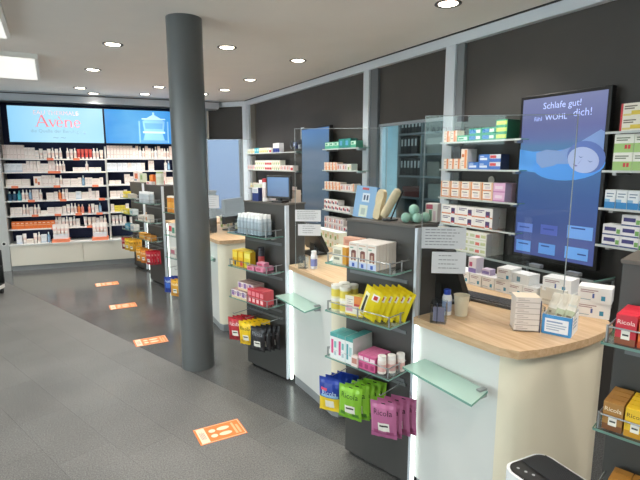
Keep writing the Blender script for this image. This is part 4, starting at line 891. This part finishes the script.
fill(TD, 'on the farthest tower', GC, [
    ('carton', cbox(.12, .08, .09, '#e8d44a', [(.1, .2, .9, .6, '#f2e68a')]), .1, -.09, 1.105, 'yellow carton on the upper shelf', 'carton'), ('carton', cbox(.16, .08, .06, '#b9b4a8'), .3, -.09, 1.105, 'grey beige carton on the upper shelf', 'carton'),
    ('carton', cbox(.2, .08, .07, '#e2cf3c', [(.1, .2, .6, .7, '#f0e48c')]), .12, -.09, .86, 'long yellow carton on the middle shelf', 'carton'), ('carton', cbox(.14, .08, .08, '#cfd6d8', [(.2, .2, .8, .7, '#7fb0b8')]), .34, -.09, .86, 'pale blue carton on the middle shelf', 'carton'),
    ('carton', cbox(.16, .08, .08, '#4f9ab8', [(.2, .2, .8, .7, '#9acbd8')]), .12, -.09, .62, 'blue carton on the low shelf', 'carton'), ('carton', cbox(.14, .08, .09, '#d9d6d0', [(.2, .2, .8, .7, '#88a8b4')]), .34, -.09, .62, 'white carton on the low shelf', 'carton'),
    ('carton', cbox(.2, .06, .16, '#e6ddd8', [(.2, .3, .8, .8, '#d0704a'), (.1, .1, .6, .25, '#6a88a8')]), .14, .08, 1.3355, 'white carton with red print on top', 'carton'), ('carton', cbox(.12, .06, .13, '#c9d0b8', [(.2, .3, .8, .8, '#8aa86a')]), .34, .08, 1.3355, 'sage green carton on top', 'carton')])
hang(TD, .49, .07, 3, ric('#a82034', '#801626', '#901a2c', '#f6dcd6'), 'wine red sweet bag', 'farthest tower left', 'hanging sweet bags', .01, .04)
hang(TD, .49, .22, 4, ric('#e0bc2c', '#c09a1c', '#d0a822', '#4a3a10'), 'mustard sweet bag', 'farthest tower middle', 'hanging sweet bags', .01, .035)
hang(TD, .49, .37, 4, ric('#dfa72c', '#b8841c', '#c89422', '#4a3a10'), 'honey coloured sweet bag', 'farthest tower right', 'hanging sweet bags', .01, .035)
amber = bottle(.04, .17, '#d88a24', '#ece4d6', '#e8a848', .8, .1)
fill(TF, 'on the tower behind the column', GC, [
    ('bottle', amber, .06, -.1, 1.105, 'amber jar left', 'jar'), ('bottle', amber, .15, -.1, 1.105, 'amber jar second', 'jar'), ('bottle', amber, .24, -.1, 1.105, 'amber jar third', 'jar'),
    ('carton', cbox(.15, .08, .12, '#e4ded8', [(.1, .3, .5, .8, '#c84a54'), (.55, .2, .9, .7, '#4a9a78')]), .1, -.09, .62 + .24, 'white carton with red and green fruit', 'carton'), ('carton', cbox(.15, .08, .12, '#e6e0da', [(.2, .3, .8, .8, '#d87a4a')]), .28, -.09, .86, 'white carton with orange fruit', 'carton'),
    ('carton', cbox(.14, .08, .1, '#dcd8d2', [(.2, .3, .8, .8, '#b86a7a')]), .1, -.09, .62, 'white and rose carton low', 'carton'), ('carton', cbox(.16, .06, .1, '#d6d2cc', [(.2, .3, .8, .8, '#8a8f98')]), .12, .08, 1.3355, 'grey white carton on top', 'carton')])
hang(TF, .4, .05, 4, bag(.12, .17, .03, '#1f3f9c', [(.2, .3, .8, .6, '#3f6fd0')], [('Ricola', .5, .74, .66, '#cfe4f6')]), 'royal blue sweet bag', 'hidden tower left', 'hanging sweet bags', .01, .035)
hang(TF, .4, .2, 3, ric('#d8a02a', '#b87a1c', '#c88a22', '#fff2d0'), 'gold sweet bag', 'hidden tower right', 'hanging sweet bags', .01, .04)
# ---- tower E (right edge)
GE = 'herb sweet boxes on the right edge tower'
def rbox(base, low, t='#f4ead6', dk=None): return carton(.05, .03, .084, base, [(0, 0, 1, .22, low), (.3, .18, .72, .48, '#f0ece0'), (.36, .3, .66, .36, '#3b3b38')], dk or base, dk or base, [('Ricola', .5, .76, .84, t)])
for z, u, col, low, tc_, n_, nm in ((1.122, .028, '#c8283a', '#8c4a2c', '#f6e4dc', 1, 'red'), (1.122, .083, '#e0702c', '#c04a1c', '#f4ead6', 2, 'orange'), (.86, .018, '#a8793c', '#7a4a24', '#f6ecd2', 1, 'golden brown'), (.86, .073, '#e6bc2c', '#c8901c', '#5a3c10', 2, 'yellow'), (.60, .04, '#b07a34', '#7a4a24', '#f6ecd2', 2, 'light brown')):
    block(TE, z, u, -.15, rbox(col, low, tc_), .05, .03, n_, 4, 1, .088, 'sweet_box', nm + ' herb sweet box', 'right edge tower', 'sweet box', GE, .002, .02)

# ------------------------------------------------------------------ acrylic screens and paper signs on the counters
def paper(b, x0, x1, z0, z1, y, rows, ink='#8d9197'):
    b.box(x0, x1, y, y + .0006, z0, z1, pm('#d3d6da', .7))
    rnd = random.Random(int(x0 * 1000 + z0 * 77) + rows)
    n = rows; W_ = x1 - x0
    for i in range(n):
        zz = z1 - (i + 1) * (z1 - z0) / (n + 1.2); x = x0 + .08 * W_ if rows > 4 else x0 + .2 * W_
        xe = x1 - (.1 if rows > 4 else .2) * W_ - rnd.uniform(0, .25) * W_
        while x < xe:
            l = rnd.uniform(.04, .14) * W_; b.face([(x, y - .0003, zz), (min(x + l, xe), y - .0003, zz), (min(x + l, xe), y - .0003, zz + .004), (x, y - .0003, zz + .004)], pm(ink, .7)); x += l + .02 * W_
def plexi(p, q, z0, z1, label, signs, feet=(.12, .85)):
    L_ = math.hypot(q[0] - p[0], q[1] - p[1]); a = math.atan2(q[1] - p[1], q[0] - p[0])
    e_ = empty('acrylic_guard', (*p, z0), a, label, 'guard screen', 'acrylic guard screens')
    b = MB(); t = .0025
    b.face([(0, 0, 0), (L_, 0, 0), (L_, 0, z1 - z0), (0, 0, z1 - z0)], PLEXI); b.build('sheet', e_)
    b = MB()
    for x in (0, L_ - .003): b.box(x, x + .003, -t, t, 0, z1 - z0, PEDGE)
    b.box(0, L_, -t, t, z1 - z0 - .003, z1 - z0, PEDGE); b.build('polished_edge', e_)
    for f in feet:
        b = MB(); b.box(f * L_ - .0015, f * L_ + .0015, -.055, .055, 0, .006, ACRYL); b.box(f * L_ - .0015, f * L_ + .0015, -.055, -.003, .006, .09, ACRYL); b.box(f * L_ - .002, f * L_ + .002, -.058, -.055, 0, .09, pm('#3a4050', .3)); b.build('foot', e_)
    for (x0, x1, za, zb, rows, lab) in signs:
        b = MB(); paper(b, x0, x1, za - z0, zb - z0, -.004, rows); b.build('paper_sign', loc=(*p, z0), rz=a, label=lab, cat='paper sign', group='paper notices on the guards')
plexi((1.455, 1.671), (1.975, 1.30), .901, 1.825, 'clear acrylic guard screen standing on the near counter',
      ((.002, .198, 1.235, 1.333, 6, 'upper white paper notice taped to the near acrylic guard'), (.05, .203, 1.12, 1.22, 4, 'lower white paper notice taped to the near acrylic guard')))
plexi((1.46, 2.99), (1.97, 2.63), .901, 1.85, 'clear acrylic guard screen standing on the middle counter',
      ((.0, .18, 1.22, 1.30, 5, 'upper paper notice on the middle counter guard'), (.02, .18, 1.12, 1.20, 4, 'lower paper notice on the middle counter guard')))
plexi((1.33, 4.8), (1.74, 4.51), .901, 1.85, 'clear acrylic guard screen on the counter beside the column',
      ((.0, .15, 1.17, 1.30, 5, 'paper notice on the guard beside the column'),))

# ------------------------------------------------------------------ things on the near counter
ZC = .9005
mo = empty('counter_monitor', (1.76, 1.86, ZC), R(90), 'black tilted till monitor seen from behind on the near counter', 'monitor')
b = MB(); b.box(-.1, .1, -.06, .1, 0, .014, BLACK); b.build('base', mo)
b = MB(); b.box(-.04, .04, .0, .03, .014, .1, BLACK); b.build('neck', mo)
b = MB(); b.box(-.19, .19, -.018, .018, 0, .30, BLACK); o = bevel(b.build('housing', mo), .006); o.location = (0, -.02, .03); o.rotation_euler = (R(-24), 0, 0)
b = MB(); b.box(-.175, .175, -.0195, -.0182, .015, .285, pm('#20242c', .15)); o2 = b.build('display_face', mo); o2.location = (0, -.02, .03); o2.rotation_euler = (R(-24), 0, 0)
kb = empty('keyboard', (1.965, 1.69, ZC), R(-76), 'black computer keyboard on the near counter', 'keyboard')
b = MB(); b.box(-.18, .18, -.065, .065, 0, .016, BLACK); bevel(b.build('housing', kb), .004)
keym = MB(); keym.box(-.0085, .0085, -.0085, .0085, 0, .007, pm('#3c3d41', .5)); keym = keym.mesh('key')
sp_ = MB(); sp_.box(-.045, .045, -.0085, .0085, 0, .007, pm('#3c3d41', .5)); sp_ = sp_.mesh('key')
for r_ in range(5):
    for c_ in range(17):
        if r_ == 0 and 4 <= c_ <= 8: continue
        link('key', keym, kb, (-.164 + c_ * .0205, -.045 + r_ * .0215, .016))
link('key', sp_, kb, (-.041, -.045, .016))
ph_ = empty('desk_phone', (1.95, 1.99, ZC), R(-60), 'small black desk device behind the keyboard', 'phone')
b = MB(); b.prism([(-.06, -.05), (.06, -.05), (.06, .05), (-.06, .05)], 0, .03, BLACK); bevel(b.build('base', ph_), .006)
b = MB(); b.box(-.055, -.02, -.045, .045, .03, .05, DGREY); bevel(b.build('handset', ph_), .006)
cup = empty('acrylic_holder', (1.497, 1.583, ZC), R(-50), 'clear acrylic leaflet holder at the counter edge', 'holder')
b = MB(); b.box(-.035, .035, -.03, .03, 0, .004, ACRYL); b.build('holder_floor', cup)
for q in ((-.035, .035, -.03, -.027, .085), (-.035, .035, .027, .03, .1), (-.035, -.032, -.03, .03, .095), (.032, .035, -.03, .03, .095)):
    b = MB(); b.box(q[0], q[1], q[2], q[3], .004, q[4], ACRYL); b.build('holder_wall', cup)
b = MB(); b.box(-.025, .025, -.005, .005, .005, .07, pm('#8d869c', .5)); b.build('leaflet_pack', loc=(1.497, 1.583, ZC), rz=R(-50), label='small dark leaflet pack inside the clear holder', cat='leaflets')
put('sanitizer_bottle', bottle(.0225, .125, '#eef0f4', '#2247b4', '#a9bce4', .6, .2, 20), (1.612, 1.652, ZC), R(-60), 'white hand sanitizer bottle with blue cap on near counter', 'bottle', None)
b = MB(); b.lathe([(.028, 0), (.036, .095), (.038, .1), (.035, .1), (.027, .004), (.001, .004)], pm('#e6dcc4', .4), 24, caps=False); b.face([(.028 * math.cos(-i * math.pi / 12), .028 * math.sin(-i * math.pi / 12), 0) for i in range(24)], pm('#e6dcc4', .4))
b.build('plastic_cup', loc=(1.665, 1.61, ZC), label='cream plastic cup beside the sanitizer bottle', cat='cup')
# stack of flat cartons in an acrylic holder
st_ = carton(.10, .085, .0245, '#ded7d2', [(0, 0, 1, .12, '#a8a09a'), (.08, .38, .55, .48, '#a59a98'), (.08, .66, .35, .76, '#b4a4a0')], '#d2cbc6', '#e8d9c2')  # darker lower strip paints the shaded gap between stacked layers
SR = R(-38)
for i in range(6): put('carton', st_, (1.765, 1.335, ZC + .0045 + i * .0248), SR + random.uniform(-.03, .03), 'flat pale carton, %s from bottom in the counter stack' % ('first', 'second', 'third', 'fourth', 'fifth', 'sixth')[i], 'carton', 'flat cartons stacked on the near counter')
hol = empty('carton_holder', (1.765, 1.335, ZC), SR, 'clear acrylic corner holder round the stack of flat cartons', 'holder')
b = MB(); b.box(-.054, .054, -.041, .041, 0, .004, ACRYL); b.build('holder_floor', hol)
b = MB(); b.box(.051, .054, -.041, .041, .004, .14, ACRYL); b.box(.0505, .0545, -.045, -.041, 0, .14, pm('#4a4e66', .3)); b.build('holder_side', hol)
# blue and white tray with sachets
tr = empty('sachet_tray', (1.872, 1.238, ZC), R(-68), 'white display tray with blue border full of sachets', 'tray')
b = MB(); TWd, TDp, TH = .115, .13, .085
b.box(-TWd / 2, TWd / 2, -TDp / 2, TDp / 2, 0, .003, pm('#e9edf2', .6)); b.build('tray_floor', tr)
b = MB(); art_box(b, TWd, .003, TH, '#3f93d2', [(.1, .12, .9, .82, '#e9edf4'), (.16, .62, .7, .7, '#8fa6c8'), (.16, .48, .84, .54, '#a9b6cc'), (.16, .36, .8, .42, '#a9b6cc'), (.16, .24, .6, .3, '#a9b6cc')], '#3f93d2', '#e9edf2', y=-TDp / 2); b.build('front_wall', tr)
for s_ in (-1, 1):
    b = MB(); x = s_ * (TWd / 2 - .0015)
    for k_, (ya, yb, m) in enumerate(((-.063, -.05, '#3f93d2'), (-.05, .063, '#edf0f3'))): b.box(x - .0015, x + .0015, ya, yb, .003, TH, pm(m, .6))
    for zz in (.03, .045, .06): b.box(x + s_ * .0016, x + s_ * .0019, -.035, .03, zz, zz + .006, pm('#8fa6c8', .6))
    b.build('side_wall', tr)
b = MB(); b.box(-TWd / 2, TWd / 2, TDp / 2 - .003, TDp / 2, .003, TH + .01, pm('#e9edf2', .6)); b.build('back_wall', tr)
FT = Frame(1.872, 1.238, -68)
sac = bag(.034, .125, .006, '#c8bda2', [(0, .86, 1, 1, '#efe9dc'), (.15, .15, .85, .3, '#a99878'), (.2, .5, .8, .62, '#8c7f68'), (.2, .7, .5, .78, '#8c7f68')], nu=4, nv=8); sag = bag(.034, .125, .006, '#c4c8a6', [(0, .86, 1, 1, '#efe9dc'), (.1, .12, .9, .45, '#7aa860'), (.2, .6, .8, .68, '#8c7f68')], nu=4, nv=8)
sab = bag(.034, .125, .006, '#e2e2da', [(.1, .3, .9, .5, '#4f8fb8'), (.2, .6, .8, .68, '#8c7f68')], nu=4, nv=8)
for c_ in range(3):
    for i in range(8):
        ms = sab if (c_ == 2 and i == 1) else sag if (c_ == 2 and i in (0, 3)) or (c_ == 1 and i in (0, 1)) else sac
        put('sachet', ms, FT.p(-.026 + c_ * .036, -.028 + i * .0115, ZC + .122 + .005 * i + random.uniform(-.004, .004)), FT.a + random.uniform(-.1, .25), 'paper sachet, %s from the front in the tray %s column' % (('first', 'second', 'third', 'fourth', 'fifth', 'sixth', 'seventh', 'eighth')[i], ('left', 'middle', 'right')[c_]), 'sachet', 'sachets in the blue edged tray', tilt=(R(-8 + random.uniform(-3, 3)), R(random.uniform(2, 16))))
# white cartons along the back of the counter
def along(p, q, key, n, z, desc, grp, st=1, skip=0):
    a = math.atan2(q[1] - p[1], q[0] - p[0]); fr = Frame(p[0], p[1], math.degrees(a)); ms, w_, d_, h_, _ = K[key]
    for i in range(n):
        for lv in range(st):
            put('medicine_box', ms, fr.p((i + .5) * (w_ + .004), d_ / 2, z + lv * (h_ + .0003)), fr.a + random.uniform(-.03, .03), '%s, %s%s' % (desc, nth(i), '' if st == 1 else (', lower', ', upper')[lv]), 'carton', grp)
GW = 'white cartons along the back of the near counter'
along((2.13, 2.29), (2.185, 1.50), 'wt', 8, ZC, 'white teal-spot carton in row behind keyboard', GW)
BR = Frame(2.13, 2.29, math.degrees(math.atan2(1.50 - 2.29, 2.185 - 2.13)))
put('carton', K['wt'][0], BR.p(.50, .05, ZC + .0705), BR.a + .1, 'single white teal-spot carton standing on the back row', 'carton', GW)
put('carton', carton(.055, .07, .09, '#efe9f2', [(0, 0, 1, .3, '#8a78b8'), (.1, .4, .5, .7, '#c8567a')], '#e2dcea'), BR.p(.27, .05, ZC + .0705), BR.a, 'white and violet upright carton on the back row', 'carton', GW)
put('carton', carton(.06, .05, .035, '#cfc2d8', [(.1, .2, .9, .7, '#7a6aa0')], '#a89ab8'), BR.p(.36, .05, ZC + .0705), BR.a, 'small violet carton lying on the back row', 'carton', GW)
put('carton', carton(.11, .09, .055, '#e9ebec', [(.3, .2, .5, .7, '#6f94a4')], '#dfe2e4', '#f4f5f5'), BR.p(.60, .055, ZC + .0705), BR.a - .05, 'low white carton on the middle of the back row', 'carton', GW)
put('carton', K['wt2'][0], BR.p(.80, .055, ZC + .0705), BR.a + .12, 'wide white teal-spot carton on the right of the back row', 'carton', GW)
put('carton', carton(.14, .08, .09, '#dcd8ce', [(.1, .2, .5, .3, '#bdb8ac')], '#d2cec4', '#e6e2d8'), (2.225, 1.50, ZC), R(-85), 'plain off-white carton behind the sachet tray', 'carton', GW)
RB = Frame(2.115, 1.34, -62)
put('carton', K['wt2'][0], RB.p(.08, .075, ZC), RB.a, 'wide white teal-spot carton at the right pile bottom', 'carton', GW)
put('carton', K['wt2'][0], RB.p(.085, .075, ZC + .0725), RB.a - .06, 'wide white teal-spot carton on top of the right pile', 'carton', GW)
put('carton', K['wt2'][0], RB.p(-.035, .16, ZC), RB.a + .3, 'wide white teal-spot carton behind the right pile', 'carton', GW)
# middle and column-side counter goods
along((2.05, 4.02), (2.06, 3.3), 'wg', 8, ZC, 'white sage carton at back of middle counter', 'cartons at the back of the middle counter', 2)
b = MB(); b.box(-.16, .16, -.1, .1, 0, .002, WHITE); b.build('paper_sheet', loc=(1.86, 3.0, ZC), rz=.9, label='white paper sheet lying on the middle counter', cat='paper')
put('sanitizer_bottle', bottle(.024, .125, '#e6eaf2', '#eef0f4', '#7f8cc8', .6, .2, 16), (1.535, 2.855, ZC), R(-60), 'white sanitizer bottle with violet label on middle counter', 'bottle', None)
cup2 = empty('acrylic_holder', (1.475, 2.90, ZC), R(-50), 'clear acrylic holder at the edge of the middle counter', 'holder')
b = MB(); b.box(-.03, .03, -.025, .025, 0, .003, ACRYL); b.build('holder_floor', cup2)
for q in ((-.03, .03, -.025, -.022), (-.03, .03, .022, .025), (-.03, -.027, -.025, .025), (.027, .03, -.025, .025)): b = MB(); b.box(q[0], q[1], q[2], q[3], .003, .085, ACRYL); b.build('holder_wall', cup2)
m2 = empty('counter_monitor', (1.82, 3.36, ZC), R(90), 'black tilted till monitor seen from behind on the middle counter', 'monitor')
b = MB(); b.box(-.1, .1, -.06, .1, 0, .014, BLACK); b.build('base', m2)
b = MB(); b.box(-.04, .04, .0, .03, .014, .1, BLACK); b.build('neck', m2)
b = MB(); b.box(-.17, .17, -.018, .018, 0, .25, BLACK); o = bevel(b.build('housing', m2), .006); o.location = (0, -.02, .03); o.rotation_euler = (R(-28), 0, 0)
m3 = empty('counter_monitor', (1.70, 5.02, ZC), R(-140), 'black monitor seen from behind on the counter beside the column', 'monitor')
b = MB(); b.box(-.1, .1, -.08, .08, 0, .012, BLACK); b.build('base', m3); b = MB(); b.box(-.02, .02, .0, .03, .012, .12, BLACK); b.build('neck', m3)
b = MB(); b.box(-.2, .2, -.02, .02, .08, .34, BLACK); bevel(b.build('housing', m3), .005)
along((1.62, 5.25), (1.85, 5.05), 'wg', 3, ZC, 'white sage carton on column-side counter', 'cartons on the column-side counter', 2)
along((1.7, 4.98), (1.95, 4.8), 'cy', 3, ZC, 'cream yellow carton at back of the column-side counter', 'cartons on the column-side counter', 1)

# ------------------------------------------------------------------ floor stickers
def sticker(x, y, label):
    e_ = empty('floor_sticker', (x, y, .0004), 0, label, 'floor sticker', 'orange distance stickers'); w, h = .143, .093
    OR = pm('#e87a34', .45); PA = pm('#f6d6ba', .5)
    def ell(b, cx, cy, rx, ry, m, z, n=18): b.face([(cx + rx * math.cos(2 * math.pi * i / n), cy + ry * math.sin(2 * math.pi * i / n), z) for i in range(n)], m)
    b = MB(); b.box(-w, w, -h, h, 0, .0008, OR); b.build('orange_sheet', e_)
    b = MB(); z = .0012
    def rc(x0, x1, y0, y1, m, zz=z): b.face([(x0, y0, zz), (x1, y0, zz), (x1, y1, zz), (x0, y1, zz)], m)
    rc(-w + .012, -w + .062, -h + .012, h - .012, PA)
    for q in ((-w + .006, w - .006, h - .010, h - .006), (-w + .006, w - .006, -h + .006, -h + .010), (w - .010, w - .006, -h + .006, h - .006)): rc(*q, PA)
    b.build('white_print', e_)
    b = MB()
    for k_ in range(4): rc(-w + .022 + k_ * .008, -w + .026 + k_ * .008, -h + .05, h - .05 - .01 * (k_ % 2), pm('#9a8f8a', .6), .0016)
    b.build('small_print', e_)
    for s_ in (-1, 1):
        b = MB(); ell(b, .026, s_ * .031, .040, .020, PA, z); ell(b, -.043, s_ * .029, .021, .019, PA, z); b.build('shoe_print', e_)
    b = MB()
    for k_ in range(2): rc(.082 + k_ * .022, .096 + k_ * .022, -.065, .065 - .03 * k_, pm('#f2b083', .5))
    b.build('text_bar', e_)
for x, y, l in ((.78, 2.665, 'orange floor sticker with shoe prints nearest the camera'), (.683, 4.45, 'orange floor sticker just left of the column, second nearest'), (.602, 5.747, 'orange floor sticker third from the camera'), (.544, 6.938, 'orange floor sticker farthest away near the lit shelving')): sticker(x, y, l)

# ------------------------------------------------------------------ air purifier
ap = empty('air_purifier', (1.355, .895, 0), R(-4), 'white air purifier with black vented top beside the near counter', 'air purifier')
def rr(w, h, r, n=6):
    q = []
    for cx, cy, a0 in ((w - r, h - r, 0), (-w + r, h - r, 90), (-w + r, -h + r, 180), (w - r, -h + r, 270)):
        for i in range(n + 1): a = R(a0 + 90 * i / n); q.append((cx + r * math.cos(a), cy + r * math.sin(a)))
    return q
b = MB(); b.prism(rr(.098, .108, .045), .0, .60, pm('#eef0f2', .3)); bevel(b.build('housing', ap), .006)
b = MB(); b.prism(rr(.088, .098, .038), .6, .604, BLACK); b.build('top_panel', ap)
b = MB(); b.face([(-.082, -.02, .6044), (-.028, -.02, .6044), (-.028, .09, .6044), (-.065, .09, .6044), (-.082, .07, .6044)], DGREY); cp = b.build('control_panel', ap)
for i, (x, y) in enumerate(((-.06, .068), (-.052, .043), (-.043, .02))):
    b = MB(); b.lathe([(.001, .6046), (.005, .6046), (.005, .605), (.001, .605)], pm('#b9bcc0', .5), 12, x, y); b.build('button', cp)
for i in range(16):
    x = -.016 + i * .0062; b = MB(); yl = .09 - max(0, x - .05) * .5
    b.box(x, x + .0022, -.09, yl, .604, .609, pm('#4a4b4e', .35)); b.build('vent_slat', ap)

# ------------------------------------------------------------------ rolling display at the left edge
ca = empty('rolling_display', (-.83, 6.95, 0), R(-20), 'white rolling display stand with coloured packs at the left edge', 'display stand')
b = MB(); b.box(-.2, .15, -.2, .2, .07, .12, WHITE); bevel(b.build('base_tray', ca), .005)
for x in (-.17, .12):
    for y in (-.17, .17): b = MB(); b.cyl((x - .012, y, .03), (x + .012, y, .03), .03, BLACK, 14); b.cyl((x, y, .03), (x, y, .075), .008, STEEL); b.build('caster', ca)
b = MB(); b.box(-.2, .15, .185, .2, .12, .55, DGREY); b.build('back_panel', ca)
for z in (.12, .34): b = MB(); b.box(-.2, .15, -.2, .185, z, z + .012, DGREY); b.build('shelf', ca)
CAF = Frame(-.83, 6.95, -20)
for i, (u, z, c, d) in enumerate(((.09, .132, '#6aa23c', 'green'), (-.05, .132, '#9ab84a', 'olive green'), (.09, .352, '#8a2f3c', 'dark red'), (-.05, .352, '#6a3a5c', 'plum'))): put('carton', carton(.1, .1, .16, c, [(.1, .3, .9, .7, '#d9d4c8')]), CAF.p(u, -.1, z), CAF.a, d + ' pack on the rolling display at the left edge', 'carton', 'packs on the rolling display')

# ------------------------------------------------------------------ lit brand display behind the viewer (seen mirrored in the acrylic)
sg = empty('display_cabinet', (-1.13, -3.98, 0), R(180 - 35.5), 'white display cabinet with pale lit header behind the viewer', 'cabinet')
b = MB(); b.box(-.72, .72, .03, .4, 0, 2.52, pm('#c3cdd2', .6)); b.build('body', sg)
b = MB(); b.box(-.70, .70, .0, .03, 1.93, 2.50, sign_mat('cabinet_header', ((0, '#bfe3e2'), (1, '#c8eae6')), 4.0)); b.build('header', sg)
b = MB(); b.text('LA ROCHE-POSAY', lambda x, y: (x * 1.16, -.004, 2.16 + y * 1.16), pm('#3f5a66', .5)); b.build('lettering', sg)
b = MB(); b.box(-.11, .07, -.004, -.001, 2.29, 2.43, pm('#1f6fa8', .5)); b.build('emblem', sg)
for z in (.5, .9, 1.3, 1.7): b = MB(); b.box(-.68, .68, -.2, .03, z, z + .02, WHITE); b.build('shelf', sg)

dup = [l for l, c in SEEN.items() if c > 1]
if dup: print('DUPLICATE LABELS', len(dup), dup[:8])
lw = [o['label'] for o in bpy.data.objects if 'label' in o and len(o['label'].split()) > 16]
if lw: print('LONG', len(lw), lw[:6])
print('OBJECTS', len(bpy.data.objects))
